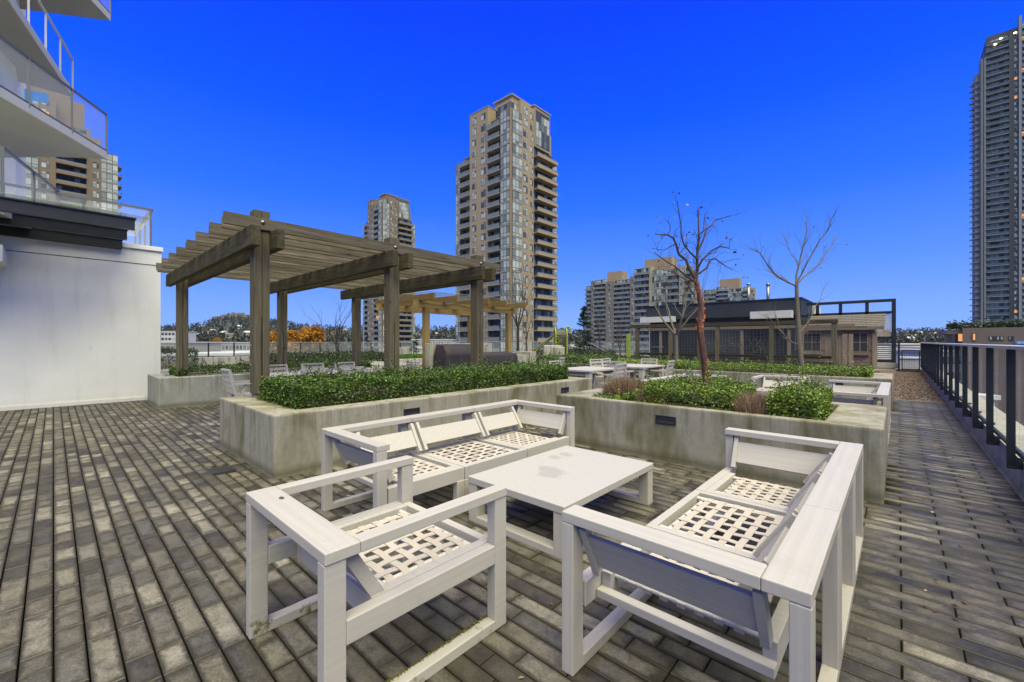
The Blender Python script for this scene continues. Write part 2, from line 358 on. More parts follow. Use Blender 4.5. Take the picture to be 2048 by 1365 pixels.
M['mid_b'] = plain('midrise_grey_brick', (0.16, 0.14, 0.12), 0.9, var=0.08, scale=0.3)
M['rt_dark'] = plain('tower_dark_panel', (0.028, 0.034, 0.042), 0.6, var=0.1); M['rail_blue'] = mat_glass('blue_grey_rail_glass', (0.075, 0.10, 0.115), 0.7, 0.2, .3)
M['rt_grey'] = plain('tower_grey_concrete', (0.19, 0.21, 0.22), 0.9, var=0.05)
M['brown'] = plain('brown_panel', (0.125, 0.098, 0.082), 0.8, var=0.04, scale=0.2)
M['roofwhite'] = plain('pale_roof', (0.42, 0.43, 0.43), 0.8, var=0.1, scale=0.05)
M['asphalt'] = plain('city_ground', (0.075, 0.073, 0.068), 0.95, var=0.3, scale=0.02)
M['cover'] = plain('grill_cover', (0.022, 0.017, 0.024), 0.75, var=0.25, scale=8)
M['lime'] = plain('lime_paint', (0.21, 0.27, 0.03), 0.5, var=0.06); M['playdark'] = plain('play_panel', (0.045, 0.04, 0.035), 0.6)
M['grass'] = mat_leaf('lawn_blade', [(0.0, (0.03, 0.08, 0.01)), (1.0, (0.08, 0.19, 0.02))], 0.8, 0.1, 0.1)
M['mulch'] = plain('mulch', (0.10, 0.065, 0.05), 0.95, var=0.5, scale=40)
M['sign_blue'] = plain('blue_sign', (0.02, 0.20, 0.60), 0.5)
M['cyan'] = plain('cyan_sky_patch', (0.0, 0.30, 0.75), 0.5)  # sky colour for the added sheet behind the balcony guard glass
# ================================================================ TERRACE GROUND
X_WALL, X_KERB = -12.88, 0.80
PL = {'near': (-6.5, -4.5, 1.46, 7.25), 'mid': (-3.46, -0.09, 4.66, 6.36), 'far': (-5.0, -0.09, 11.0, 13.0), 'left': (-12.35, -10.92, 1.42, 6.4)}
def in_planter(x, y):
    return any(a + .02 < x < b - .02 and c + .02 < y < d - .02 for a, b, c, d in PL.values())

deck = MB(); deck.box(-30, 1.2, -4, 34, -0.30, -0.075)
deck = deck.build('terrace_floor', M['joint']); tag(deck, kind='structure')
cf = MB(); cf.box(-30, -12.9, -3.98, 34, -0.074, -0.01); cf.box(-12.9, -0.1, 14.2, 34, -0.074, -0.01); cf.box(-12.9, -10.92, 6.4, 14.2, -0.074, -0.01)
tag(cf.build('rear_paving', M['conc_grey']), kind='structure')

def paver_geo(x0, x1, y0, y1, z):
    """12 verts: body with a worn chamfer; returns verts, quads"""
    c = 0.004; b = -0.07
    v = [(x0, y0, b), (x1, y0, b), (x1, y1, b), (x0, y1, b), (x0, y0, z - c), (x1, y0, z - c), (x1, y1, z - c), (x0, y1, z - c),
         (x0 + c, y0 + c, z), (x1 - c, y0 + c, z), (x1 - c, y1 - c, z), (x0 + c, y1 - c, z)]
    q = [(0,1,5,4), (1,2,6,5), (2,3,7,6), (3,0,4,7), (4,5,9,8), (5,6,10,9), (6,7,11,10), (7,4,8,11), (8,9,10,11)]
    return v, q
pav = []
row = 0
y = -2.5
GAP = 0.0045
while y < 14.2:
    # walkway side: regular half bond of 400 mm; elsewhere random lengths
    x = X_KERB; cuts = [X_KERB]
    off = 0.0 if row % 2 else 0.2
    x = 0.61 - off
    while x > -0.35: cuts.append(round(x, 3)); x -= 0.4
    if y > 13.18: cuts = [-0.12]
    x = cuts[-1]
    while x > X_WALL:
        x -= rng.choice((0.14, 0.2, 0.2, 0.2, 0.3, 0.3, 0.4)) if x < -2.5 else rng.choice((0.2, 0.3, 0.4, 0.4))
        cuts.append(max(x, X_WALL))
    for a, b in zip(cuts[:-1], cuts[1:]):
        if a - b < 0.03: continue
        if in_planter((a + b) / 2, y + 0.05): continue
        if -5.43 < (a + b) / 2 < -5.16 and 1.07 < y + .05 < 1.30: continue      # drain
        j = nr.normal(0, 0.0009)
        pav.append((b + GAP * 0.6, a - GAP * 0.6, y + GAP * .8, y + 0.1 - GAP * 0.6, j))
    y += 0.1; row += 1
def seen(x, y):
    d = x * _F[0] + y * _F[1]; s = x * _R[0] + y * _R[1]
    if d < 0.6: return 0
    px = CX + FPX * s / d; py = CY + FPX * EYE / d
    if not (-20 < px < 2068 and py < 1400): return 0
    if px > 480 and px < 1010 and py > 1130 and y < 1.4 and x > -2.3 and x < -1.4: return 1.0 / d ** 3 * 0.5
    return 1.0 / d ** 3
order = sorted(range(len(pav)), key=lambda i: -seen((pav[i][0] + pav[i][1]) / 2, (pav[i][2] + pav[i][3]) / 2) * (pav[i][1] - pav[i][0]))
near_set = set(order[:295])
cache = {}
def uv_quad(me, nf):
    uvl = me.uv_layers.new(name='UVMap')
    one = []
    for f in range(9):
        if f == 8: one += [(0.04, 0.04), (0.96, 0.04), (0.96, 0.96), (0.04, 0.96)]
        else: one += [(-1, -1)] * 4
    uvl.data.foreach_set('uv', np.tile(np.array(one, dtype=np.float32), (nf, 1)).ravel())
for i in sorted(near_set):
    x0, x1, y0, y1, z = pav[i]; L = round(x1 - x0, 3)
    if L not in cache:
        v, q = paver_geo(-L / 2, L / 2, -(y1 - y0) / 2, (y1 - y0) / 2, 0.0)
        me = bpy.data.meshes.new('paver'); me.from_pydata(v, [], q); me.materials.append(M['paver']); uv_quad(me, 1); cache[L] = me
    link('paver', cache[L], deck, ((x0 + x1) / 2, (y0 + y1) / 2, z))
vs, qs, tone = [], [], []
for i in range(len(pav)):
    if i in near_set: continue
    v, q = paver_geo(*pav[i]); b = len(vs); vs += v; qs += [tuple(k + b for k in f) for f in q]; tone += [nr.random()] * 12
me = np_mesh('paver', np.array(vs), np.array(qs), M['paver_j'])
uv_quad(me, len(qs) // 9)
ta = me.attributes.new('tone', 'FLOAT', 'POINT'); ta.data.foreach_set('value', np.array(tone, dtype=np.float32))
o = link('paver', me, deck); o['kind'] = 'stuff'

g = MB(); g.box(-5.43, -5.16, 1.07, 1.30, -0.072, -0.02, 0)
for k in range(9): g.box(-5.42 + k * 0.029, -5.405 + k * 0.029, 1.08, 1.29, -0.02, -0.002, 1)
g.box(-5.43, -5.16, 1.07, 1.08, -0.02, -0.001, 1); g.box(-5.43, -5.16, 1.29, 1.30, -0.02, -0.001, 1)
tag(g.build('floor_drain', [M['joint'], M['frame']]), 'small dark slotted drain grate set in the pavers by the long planter', 'drain')

# gravel strip beyond the walkway
gb = MB(); gb.box(-0.1, 0.8, 13.2, 26, -0.075, -0.015); gb.box(-0.1, 0.8, 13.18, 13.235, -0.07, 0.012, 1)
gb.box(-2.5, -0.1, 14.2, 27, -0.0095, 0.0)
gb = gb.build('gravel_bed', [M['mulch'], M['conc_pale']]); tag(gb, kind='structure')
n = 9000; c = np.stack([nr.uniform(-0.1, 0.8, n), 13.24 + 12.7 * nr.random(n) ** 1.4, nr.uniform(-0.015, 0.012, n)], 1)
sz = nr.uniform(0.008, 0.022, (n, 1, 1)); tet = np.array([[1, 0, -.5], [-.6, .9, -.4], [-.6, -.9, -.4], [0, 0, .8]])
rot = nr.normal(size=(n, 3, 3)); rot = np.linalg.qr(rot)[0]
P_ = (tet @ rot.transpose(0, 2, 1)) * sz + c[:, None, :]
T_ = np.array([[0, 1, 3], [1, 2, 3], [2, 0, 3], [0, 2, 1]])[None] + (np.arange(n) * 4)[:, None, None]
pb = N('pebble'); pb.set(pb.ramp(pb.node('ShaderNodeNewGeometry').outputs['Random Per Island'], [(0, (0.04, 0.025, 0.02)), (0.5, (0.13, 0.085, 0.065)), (1, (0.27, 0.22, 0.18))]), 0.85)
tag(link('gravel', np_mesh('gravel', P_.reshape(-1, 3), T_.reshape(-1, 3), pb.m)), 'reddish brown gravel strip running to the gate beside the glass railing', 'gravel', kind='stuff')

# fallen leaves and twigs
def flat_leaves(n, xr, yr, mat, size=(0.012, 0.03), z=0.004):
    x = nr.uniform(*xr, n); y_ = nr.uniform(*yr, n); a = nr.uniform(0, 6.28, n); s = nr.uniform(*size, n); w = s * nr.uniform(.35, .7, n)
    pts = []
    for (dx, dy, dz) in ((-1, 0, 0), (0, -1, .25), (1, 0, .1), (0, 1, .3)):
        lx, ly = dx * s, dy * w
        pts.append(np.stack([x + lx * np.cos(a) - ly * np.sin(a), y_ + lx * np.sin(a) + ly * np.cos(a), z + dz * s + 0 * x], 1))
    V = np.stack(pts, 1).reshape(-1, 3); Q = np.arange(n * 4).reshape(-1, 4)
    return V, Q
V1, Q1 = flat_leaves(150, (-0.1, 0.75), (2.2, 13), None, (.008, .02)); V2, Q2 = flat_leaves(260, (-8, -0.2), (0.0, 7), None, (0.006, 0.016))
V3, Q3 = flat_leaves(70, (-4.5, -3.4), (1.4, 7), None)
lm = N('dead_leaf'); lm.set(lm.ramp(lm.node('ShaderNodeNewGeometry').outputs['Random Per Island'], [(0, (0.03, 0.018, 0.01)), (0.6, (0.09, 0.045, 0.02)), (0.85, (0.2, 0.15, 0.09)), (1, (0.4, 0.36, 0.28))]), 0.8)
V_ = np.concatenate([V1, V2, V3]); Q_ = np.arange(len(V_)).reshape(-1, 4)
tag(link('leaf_litter', np_mesh('leaf_litter', V_, Q_, lm.m)), 'scattered brown dead leaves and bits lying on the pavers', 'leaf litter', kind='stuff')

# ================================================================ PLANTERS
def planter(name, b, label, H=0.625, wx=0.22, mat='conc', lights=(), wl_=0.30, wr=0.30, wf=0.17, wb=0.17, soil=0.5):
    x0, x1, y0, y1 = b
    e = empty('concrete_planter', (x0, y0, 0), label=label, cat='planter', group='concrete planters on the terrace')
    bm = bmesh.new()
    w, d = x1 - x0, y1 - y0
    lo = [bm.verts.new(p) for p in ((0, 0, -.07), (w, 0, -.07), (w, d, -.07), (0, d, -.07))]
    hi = [bm.verts.new(p) for p in ((0, 0, H), (w, 0, H), (w, d, H), (0, d, H))]
    inn = [bm.verts.new(p) for p in ((wl_, wf, H), (w - wr, wf, H), (w - wr, d - wb, H), (wl_, d - wb, H))]
    inb = [bm.verts.new(p) for p in ((wl_, wf, soil), (w - wr, wf, soil), (w - wr, d - wb, soil), (wl_, d - wb, soil))]
    for i in range(4):
        j = (i + 1) % 4
        bm.faces.new((lo[i], lo[j], hi[j], hi[i])); bm.faces.new((hi[i], hi[j], inn[j], inn[i])); bm.faces.new((inn[i], inn[j], inb[j], inb[i]))
    bm.faces.new(lo[::-1])
    me = bpy.data.meshes.new('wall'); bm.to_mesh(me); bm.free(); me.materials.append(M[mat])
    o = link('wall', me, e); bv = o.modifiers.new('bevel', 'BEVEL'); bv.width = 0.022; bv.segments = 3; bv.limit_method = 'ANGLE'
    s = MB(); s.box(wl_ + .002, w - wr - .002, wf + .002, d - wb - .002, soil - .2, soil - 0.05); s.build('soil', M['soil'], e)
    for (lx, ly, lz, face) in lights:
        m = MB()
        if face == 'x':   # set in the +X face
            m.box(-.02, .012, -.115, .115, -.045, -.036); m.box(-.02, .012, -.115, .115, .036, .045)
            m.box(-.02, .012, -.115, -.1, -.036, .036); m.box(-.02, .012, .1, .115, -.036, .036); m.box(-.02, .004, -.1, .1, -.036, .036, 1)
            m.box(.004, .009, -.09, .09, .0, .03)
        else:
            m.box(-.115, .115, -.012, .02, -.045, -.036); m.box(-.115, .115, -.012, .02, .036, .045)
            m.box(-.115, -.1, -.012, .02, -.036, .036); m.box(.1, .115, -.012, .02, -.036, .036); m.box(-.1, .1, -.004, .02, -.036, .036, 1)
            m.box(-.09, .09, -.009, -.004, .0, .03)
        m.build('step_light', [M['black'], M['frame']], e, (lx - x0, ly - y0, lz))
    return e
planter('near', PL['near'], 'long stained concrete planter holding the dense green hedge, under the front pergola posts', lights=((-4.5, 3.04, 0.47, 'x'), (-4.5, 6.33, 0.47, 'x')), wl_=.85, wr=.25, wf=.3, wb=.4)
planter('mid', PL['mid'], 'moss streaked concrete planter with the orange barked tree, behind the coffee table', lights=((-1.93, 4.66, 0.47, 'y'),), wl_=.62, wr=.42, wf=.13, wb=.2)
planter('far', PL['far'], 'farther concrete planter with a low clipped hedge, in front of the timber trellis', lights=((-3.35, 11.0, 0.44, 'y'), (-0.95, 11.0, 0.48, 'y')), wl_=.3, wr=.35, wf=.12, wb=.4)
planter('left', PL['left'], 'grey concrete planter against the white wall, holding the rear pergola posts', mat='conc_grey', wl_=.2, wr=.62, wf=.2, wb=.2)

def bump2(x, y, s):
    return (np.sin(x * 5.1 + s) * np.sin(y * 4.3 + 2 * s) + 0.6 * np.sin(x * 11.3 + 3 * s + y * 3) * np.sin(y * 9.7 + s) + 0.4 * np.sin(x * 23 + y * 19 + s)) / 2.0

def leaves(P, size, up=0.6):
    """folded leaf quads at points P"""
    n = len(P); d = nr.normal(size=(n, 3)); d[:, 2] = np.abs(d[:, 2]) * up; d /= np.linalg.norm(d, axis=1)[:, None]
    t = np.cross(d, nr.normal(size=(n, 3))); t /= np.linalg.norm(t, axis=1)[:, None]; nn = np.cross(d, t)
    s = nr.uniform(size[0], size[1], (n, 1))
    a = P - d * s * .5; b = P + t * s * .3 + nn * s * .08; c = P + d * s * .5; e = P - t * s * .3 + nn * s * .08
    return np.stack([a, b, c, e], 1).reshape(-1, 3)

def hedge(label, b, z0, z1, n, mat, size=(0.018, 0.034), seed=1.0, bumpy=0.06, sprigs=0, cat='hedge', group=None, name='hedge', core=True, taper=0.06):
    x0, x1, y0, y1 = b
    n = int(n * 1.7); X = nr.uniform(x0, x1, n); Y = nr.uniform(y0, y1, n)
    top = z1 + bumpy * bump2(X, Y, seed)
    ex = np.minimum(np.minimum(X - x0, x1 - X), np.minimum(Y - y0, y1 - Y))
    top = top - taper * np.exp(-ex / 0.06)
    k = nr.random(n)
    Z = np.where(k < 0.5, top - np.abs(nr.normal(0, 0.05, n)), z0 + (top - z0) * nr.random(n))
    # push lower leaves towards the sides
    side = k >= 0.5
    w = nr.integers(0, 4, n); o = np.abs(nr.normal(0, 0.05, n))
    bow = 0.05 * bump2(X * 1.3 + Z, Y * 1.3 - Z, seed + 2)
    X = np.where(side & (w == 0), x0 + o - bow, X); X = np.where(side & (w == 1), x1 - o + bow, X)
    Y = np.where(side & (w == 2), y0 + o - bow, Y); Y = np.where(side & (w == 3), y1 - o + bow, Y)
    keep = nr.random(n) < 0.72 + 0.4 * bump2(X * 3 + Z * 5, Y * 3, seed + 5)
    P = np.stack([X, Y, Z], 1)[keep]
    tw = MB()
    ex_ = []
    for i in range(sprigs):
        sx, sy = rng.uniform(x0 + .03, x1 - .03), rng.uniform(y0 + .03, y1 - .03)
        a = Vector((sx, sy, z1 - .08)); h = rng.uniform(.10, .26) if rng.random() < .3 else rng.uniform(.06, .14)
        q = a + Vector((rng.uniform(-.1, .1), rng.uniform(-.1, .1), h + .06)); tw.tube(a, q, .0022, .001, 3)
        for j in range(int(h * 70)):
            t = rng.uniform(.3, 1); p = a.lerp(q, t); ex_.append((p.x + rng.uniform(-.016, .016), p.y + rng.uniform(-.016, .016), p.z))
    if ex_: P = np.concatenate([P, np.array(ex_)])
    V = leaves(P, size); Q = np.arange(len(V)).reshape(-1, 4)
    e = empty(name, ((x0 + x1) / 2, (y0 + y1) / 2, z0), label=label, cat=cat, group=group)
    org = np.array([(x0 + x1) / 2, (y0 + y1) / 2, z0])
    link('foliage', np_mesh('foliage', V - org, Q, M[mat]), e)
    # woody stems and inner twigs that fill the heart of the hedge
    for i in range(int((x1 - x0) * (y1 - y0) * 55)):
        a = Vector((rng.uniform(x0 + .05, x1 - .05), rng.uniform(y0 + .05, y1 - .05), z0)); 
        q = a + Vector((rng.uniform(-.12, .12), rng.uniform(-.12, .12), (z1 - z0) * rng.uniform(.4, .75))); tw.tube(a, q, .0035, .0018, 3)
    me = tw.mesh('stem', M['bark_d']); me.transform(Matrix.Translation(-Vector(org))); o_ = link('stem', me, e); o_['kind'] = 'stuff'
    return e
b = PL['near']
hedge('dense dark green hedge filling the long planter under the pergola', (b[0] + .55, b[1] - .27, b[2] + .3, b[3] - .42), .52, .885, 78000, 'leaf', seed=1.3, sprigs=260, size=(.022, .040), bumpy=.09)
hedge('low box hedge in the grey planter between the rear pergola posts', (-12.0, -11.0, 1.75, 6.1), .52, .80, 16000, 'leaf', size=(.025, .045), seed=2.2, sprigs=140)
hedge('clipped green hedge along the farther planter in front of the trellis', (-4.7, -0.42, 11.14, 12.4), .52, .80, 30000, 'leaf_b', size=(.022, .042), seed=3.1, sprigs=90, bumpy=.035)
# shrubs of the middle planter
SH = 'shrubs and grasses in the middle planter'
hedge('bushy green shrub round the foot of the orange barked tree', (-2.30, -1.30, 4.83, 5.95), .55, .86, 12500, 'leaf_b', seed=4.0, sprigs=60, bumpy=.07, cat='shrub', name='shrub', group=SH)
hedge('bright green shrub at the walkway end of the middle planter', (-0.98, -0.55, 4.83, 6.0), .55, .86, 9000, 'leaf_b', seed=5.2, sprigs=45, bumpy=.06, cat='shrub', name='shrub', group=SH)
hedge('low green ground shrub at the left end of the middle planter, before the brown grass', (-3.02, -2.55, 4.82, 5.6), .52, .68, 3800, 'leaf_b', seed=6.0, sprigs=16, bumpy=.04, cat='shrub', name='shrub', group=SH)
hedge('small dark leaved shrub between two brown grass clumps', (-2.56, -2.36, 4.86, 5.5), .52, .76, 1800, 'leaf_b', seed=7.0, sprigs=8, bumpy=.04, cat='shrub', name='shrub', group=SH)
def grass_clump(label, cx, cy, rx, ry, z0, h, n, mat='drygrass', group=None):
    a = nr.uniform(0, 6.28, n); r = np.sqrt(nr.random(n)); X = cx + rx * r * np.cos(a); Y = cy + ry * r * np.sin(a)
    H = h * nr.uniform(.55, 1.05, n) * (1 - .25 * r ** 2); lx = nr.normal(0, .045, n) + .05 * r * np.cos(a); ly = nr.normal(0, .045, n) + .05 * r * np.sin(a)
    w = .0028; t = nr.uniform(0, 3.14, n); wx, wy = w * np.cos(t), w * np.sin(t); Z = np.full(n, z0)
    p = [np.stack([X - wx, Y - wy, Z], 1), np.stack([X + wx, Y + wy, Z], 1), np.stack([X + lx * .4 + wx, Y + ly * .4 + wy, Z + H * .6], 1), np.stack([X + lx * .4 - wx, Y + ly * .4 - wy, Z + H * .6], 1),
         np.stack([X + lx, Y + ly, Z + H], 1)]
    V = np.stack(p, 1).reshape(-1, 3); i = np.arange(n)[:, None] * 5
    Q = np.concatenate([i + np.array([[0, 1, 2]]), i + np.array([[0, 2, 3]]), i + np.array([[3, 2, 4]])])
    V = V - np.array([cx, cy, z0])
    return tag(link('ornamental_grass', np_mesh('ornamental_grass', V, Q, M[mat]), None, (cx, cy, z0)), label, 'grass clump', group)
grass_clump('brown dry grass clump at the left end of the middle planter', -2.78, 5.35, .26, .32, .55, .36, 2600, group=SH)
grass_clump('small brown dry grass clump beside the dark leaved shrub', -2.30, 4.98, .09, .14, .52, .28, 700, group=SH)
grass_clump('brown dry grass clump between the two big green shrubs', -1.12, 5.05, .19, .26, .52, .32, 2400, group=SH)
hedge('low trailing green shrub under the front of the brown grass', (-3.0, -2.4, 4.80, 4.95), .52, .63, 1300, 'leaf_b', seed=9.0, cat='shrub', name='shrub', group=SH)

# ================================================================ LOUNGE FURNITURE
def strap_mesh(L, w, phase, n=16, amp=0.006, pitch=0.12, wrap=True):
    m = MB(); pts = []
    if wrap: pts += [(-L / 2 - .012, -.030), (-L / 2 - .016, -.012)]
    for i in range(n + 1):
        x = -L / 2 + L * i / n; pts.append((x, amp * math.sin(math.pi * x / pitch + phase)))
    if wrap: pts += [(L / 2 + .016, -.012), (L / 2 + .012, -.030)]
    for (xa, za), (xb, zb) in zip(pts[:-1], pts[1:]):
        m.raw([(xa, -w/2, za), (xb, -w/2, zb), (xb, w/2, zb), (xa, w/2, za), (xa, -w/2, za-.003), (xb, -w/2, zb-.003), (xb, w/2, zb-.003), (xa, w/2, za-.003)],
              [(0,1,2,3), (7,6,5,4), (0,4,5,1), (3,2,6,7)])
    return m.mesh('strap', M['strap'])
def seat(root, x0, x1, y0, y1, z=0.315, thin=None):
    """seat frame rails, rods and woven straps inside the rectangle"""
    t = .045
    f = MB(); f.box(x0, x1, y0, y0 + t, z - .085, z + (-.05 if thin == 'near' else .012)); f.box(x0, x1, y1 - t, y1, z - .085, z + (-.05 if thin == 'far' else .012))
    f.box(x0, x0 + t, y0 + t, y1 - t, z - .085, z + .012); f.box(x1 - t, x1, y0 + t, y1 - t, z - .085, z + .012)
    f.build('seat_frame', M['white'], root, bevel=.003)
    a0, a1, b0, b1 = x0 + t + .045, x1 - t - .045, y0 + t + .045, y1 - t - .045
    r = MB()
    for yy in (b0, b1): r.tube((x0 + t, yy, z - .012), (x1 - t, yy, z - .012), .013, n=8)
    for xx in (a0, a1): r.tube((xx, b0, z - .014), (xx, b1, z - .014), .013, n=8)
    r.build('rod', M['rod'], root)
    Lx, Ly = a1 - a0, b1 - b0
    key = (round(Lx, 2), round(Ly, 2))
    nx = 7; ny = 6; px_ = Lx / nx; py_ = Ly / ny
    for fam, L, cnt, pitch, oth in (('x', Lx, ny, py_, px_), ('y', Ly, nx, px_, py_)):
        for k in range(cnt):
            ck = (fam, key, k % 2)
            if ck not in cache: cache[ck] = strap_mesh(L, .034, (k % 2) * math.pi + (math.pi if fam == 'y' else math.pi / 2), 14, .0028, oth)
            if fam == 'x': link('strap', cache[ck], root, ((a0 + a1) / 2, b0 + (k + .5) * pitch, z + .004))
            else: link('strap', cache[ck], root, (a0 + (k + .5) * pitch, (b0 + b1) / 2, z + .004), math.pi / 2)
def lean_board(root, p, q, inn, zt=.60, name='back_board', h=(.42, .55), top=.09, bot=.27):
    """backrest board between p and q (2D), leaning: top near the outer rail, bottom `bot` inwards; plus two diagonal struts"""
    p = Vector((*p, 0)); q = Vector((*q, 0)); i = Vector((*inn, 0)); d = (q - p).normalized()
    def P(z): k = (zt - z) / (zt - .33); return i * (top + (bot - top) * k) + Vector((0, 0, z))
    m = MB(); th = .022
    a, b = P(h[1]), P(h[0]); up = (a - b).normalized(); nn = up.cross(d).normalized()
    vs = []
    for e_ in (p + d * .03, q - d * .03):
        for pt in (b, a):
            for s_ in (-th / 2, th / 2): vs.append(e_ + pt + nn * s_)
    m.raw(vs, [(0, 1, 3, 2), (4, 6, 7, 5), (0, 4, 5, 1), (2, 3, 7, 6), (1, 5, 7, 3), (0, 2, 6, 4)])
    m.build(name, M['white'], root, bevel=.002)
    for e_ in (p + d * .02, q - d * .02):
        s_ = MB(); s_.bar(e_ + P(zt), e_ + P(.375), .030, .05, up=tuple(i)); s_.build('back_strut', M['white'], root, bevel=.002)
def loop(root, p, q, w, zt, name='leg_frame', post=.085, sled=True, rail=None, hp=None, hq=None, mat='white_z'):
    """closed frame standing on the line p-q: two posts, floor rail, optional top"""
    p = Vector((*p, 0)); q = Vector((*q, 0)); d = (q - p).normalized(); up = Vector((0, 0, 1))
    m = MB(); hp = hp or zt; hq = hq or zt
    def ob(a, b, z0, z1):
        c = (a + b) / 2; m.bar(Vector((a.x, a.y, (z0 + z1) / 2)), Vector((b.x, b.y, (z0 + z1) / 2)), w, z1 - z0)
    ob(p, p + d * post, 0, hp); ob(q - d * post, q, 0, hq)
    if sled: ob(p + d * post, q - d * post, 0.0, .048)
    if rail: ob(p + d * post, q - d * post, rail[0], rail[1])
    return m.build(name, M[mat], root, bevel=.004)

H = .655
def lounge_module(x, y, mirror, kind, label, group, L=.77, D=.86, end=None):
    """local: back along x=D (the high side), front at x=0, length along y 0..L; end: None, 'near' (y=0) or 'far' (y=L)"""
    r = empty('sofa_module', (x, y, 0), label=label, cat='sofa module', group=group)
    if mirror: r.scale = (-1, 1, 1)
    bw = .125; tk = .042
    m = MB()
    m.box(D - bw, D, .002, L - .002, H - tk, H)
    m.build('top_rail', M['white_y'], r, bevel=.004)
    w = .055
    loop(r, (D - w / 2, .002), (D - w / 2, L - .002), w, H - tk - .001, 'rear_leg_frame', post=.07)
    hp = H - tk - .001 if end == 'near' else .25; hq = H - tk - .001 if end == 'far' else .25
    loop(r, (w / 2, .002), (w / 2, L - .002), w, .25, 'front_leg_frame', post=.078, hp=hp, hq=hq, rail=(.228, .2495) if False else None)
    if end:
        y0, y1 = (.002, .1) if end == 'near' else (L - .1, L - .002)
        m = MB(); m.box(0, D - bw - .001, y0, y1, H - tk, H); m.build('arm_rail', M['white'], r, bevel=.004)
    seat(r, .005 if not end else .062, D - .12, .004 if end != 'near' else .17, L - .004 if end != 'far' else L - .17, .338, end)
    if end == 'near':
        m = MB(); m.box(.005, .06, .09, L - .004, .245, .35); m.build('front_rail', M['white'], r, bevel=.003)
    if end == 'far':
        m = MB(); m.box(.005, .06, .004, L - .09, .245, .35); m.build('front_rail', M['white'], r, bevel=.003)
    lean_board(r, (D - .05, .01 if end != 'near' else .21), (D - .05, L - .01 if end != 'far' else L - .21), (-1, 0))
    if end == 'near': lean_board(r, (.06, .03), (D - .12, .03), (0, 1), name='end_board', h=(.415, .56), top=.02, bot=.15)
    if end == 'far': lean_board(r, (.06, L - .03), (D - .12, L - .03), (0, -1), name='end_board', h=(.415, .56), top=.02, bot=.15)
    return r
GB = 'modules of the sofa on the right'; GA = 'modules of the sofa in front of the long planter'
x0 = -1.02
lounge_module(x0, 1.41, False, 0, 'near corner sofa module on the right, its dark end board facing the viewer', GB, end='near', D=.845)
lounge_module(x0, 2.18, False, 0, 'middle armless sofa module on the right, between the two corner modules', GB, D=.845)
lounge_module(x0, 2.95, False, 0, 'far corner sofa module on the right, its end board backing onto the mossy planter', GB, end='far', D=.845)
lounge_module(-2.55, 1.45, True, 0, 'corner sofa module nearest the long planter corner, with a raised left arm', GA, end='near', L=.775)
lounge_module(-2.55, 2.225, True, 0, 'armless middle sofa module in front of the long planter', GA, L=.775)
lounge_module(-2.55, 3.0, True, 0, 'far corner sofa module at the end of the row in front of the long planter', GA, end='far', L=.775)

def armchair(x, y, rz, label, mossy=True, W=.84, D=.87):
    """local: back along y=0, arms along y at x=0 and x=W, open at y=D"""
    r = empty('lounge_armchair', (x, y, 0), rz, label=label, cat='armchair', group='low white lounge armchairs')
    mt = 'white_m' if mossy else 'white_y'
    m = MB(); m.box(0, W, 0, .125, H - .042, H); m.build('top_rail', M['white'], r, bevel=.004)
    for s_, xx in ((0, 0), (1, W - .066)):
        m = MB(); m.box(xx, xx + .066, .126, D, H - .042, H); m.build('armrest', M['white_y'], r, bevel=.004)
        c = xx + .066 / 2
        loop(r, (c, .0), (c, D), .055, H - .043, 'leg_frame', post=.076, rail=(.312, .398), mat=mt)
    seat(r, .066, W - .066, .20, D - .03, .385)
    lean_board(r, (.066, .03), (W - .066, .03), (0, 1), top=.08, bot=.24)
    return r
ac = armchair(-2.22, .60, 0.0, 'foreground white lounge armchair with mossy floor rails and a leaf on its back rail')
n = 1500; Yr = nr.uniform(.10, .83, n); wgt = nr.random(n) < (.35 + .65 * np.clip(np.sin(Yr * 9 + 1) * .5 + .6, 0, 1)); n = int(wgt.sum())
P_ = np.stack([.84 - .066 + .004 + np.abs(nr.normal(0, .006, n)), Yr[wgt], nr.uniform(.047, .054, n)], 1)
V = leaves(P_, (.004, .011), 1.0); ms = np_mesh('moss', V, np.arange(len(V)).reshape(-1, 4), mat_leaf('moss_tuft', [(0, (0.05, 0.055, 0.008)), (1, (0.15, 0.15, 0.02))], .9, 0, .1))
o_ = link('moss', ms, ac); o_['kind'] = 'stuff'
m = MB(); bl = [(-.012, -.006), (.004, -.010), (.018, -.004), (.016, .007), (-.002, .010), (-.016, .004)]
m.prism(bl, 0, .0022); tag(m.build('dead_leaf', lm.m, None, (-2.02, .685, H + .001)), 'small dark curled leaf stuck on the foreground armchair back rail', 'leaf')

def coffee_table(x0, x1, y0, y1, label, zt=.335):
    r = empty('coffee_table', (x0, y0, 0), label=label, cat='coffee table', group='low white coffee tables')
    w, d = x1 - x0, y1 - y0
    m = MB(); m.box(0, w, 0, d, zt - .05, zt); m.build('tabletop', M['tabletop'], r, bevel=.004)
    for yy in (.05, d - .05): loop(r, (.005, yy), (w - .005, yy), .09, zt - .051, 'leg_frame', post=.085)
    return r
ct = coffee_table(-2.40, -1.51, 2.12, 3.40, 'low white coffee table with dried water stains on its top, between the two sofas')
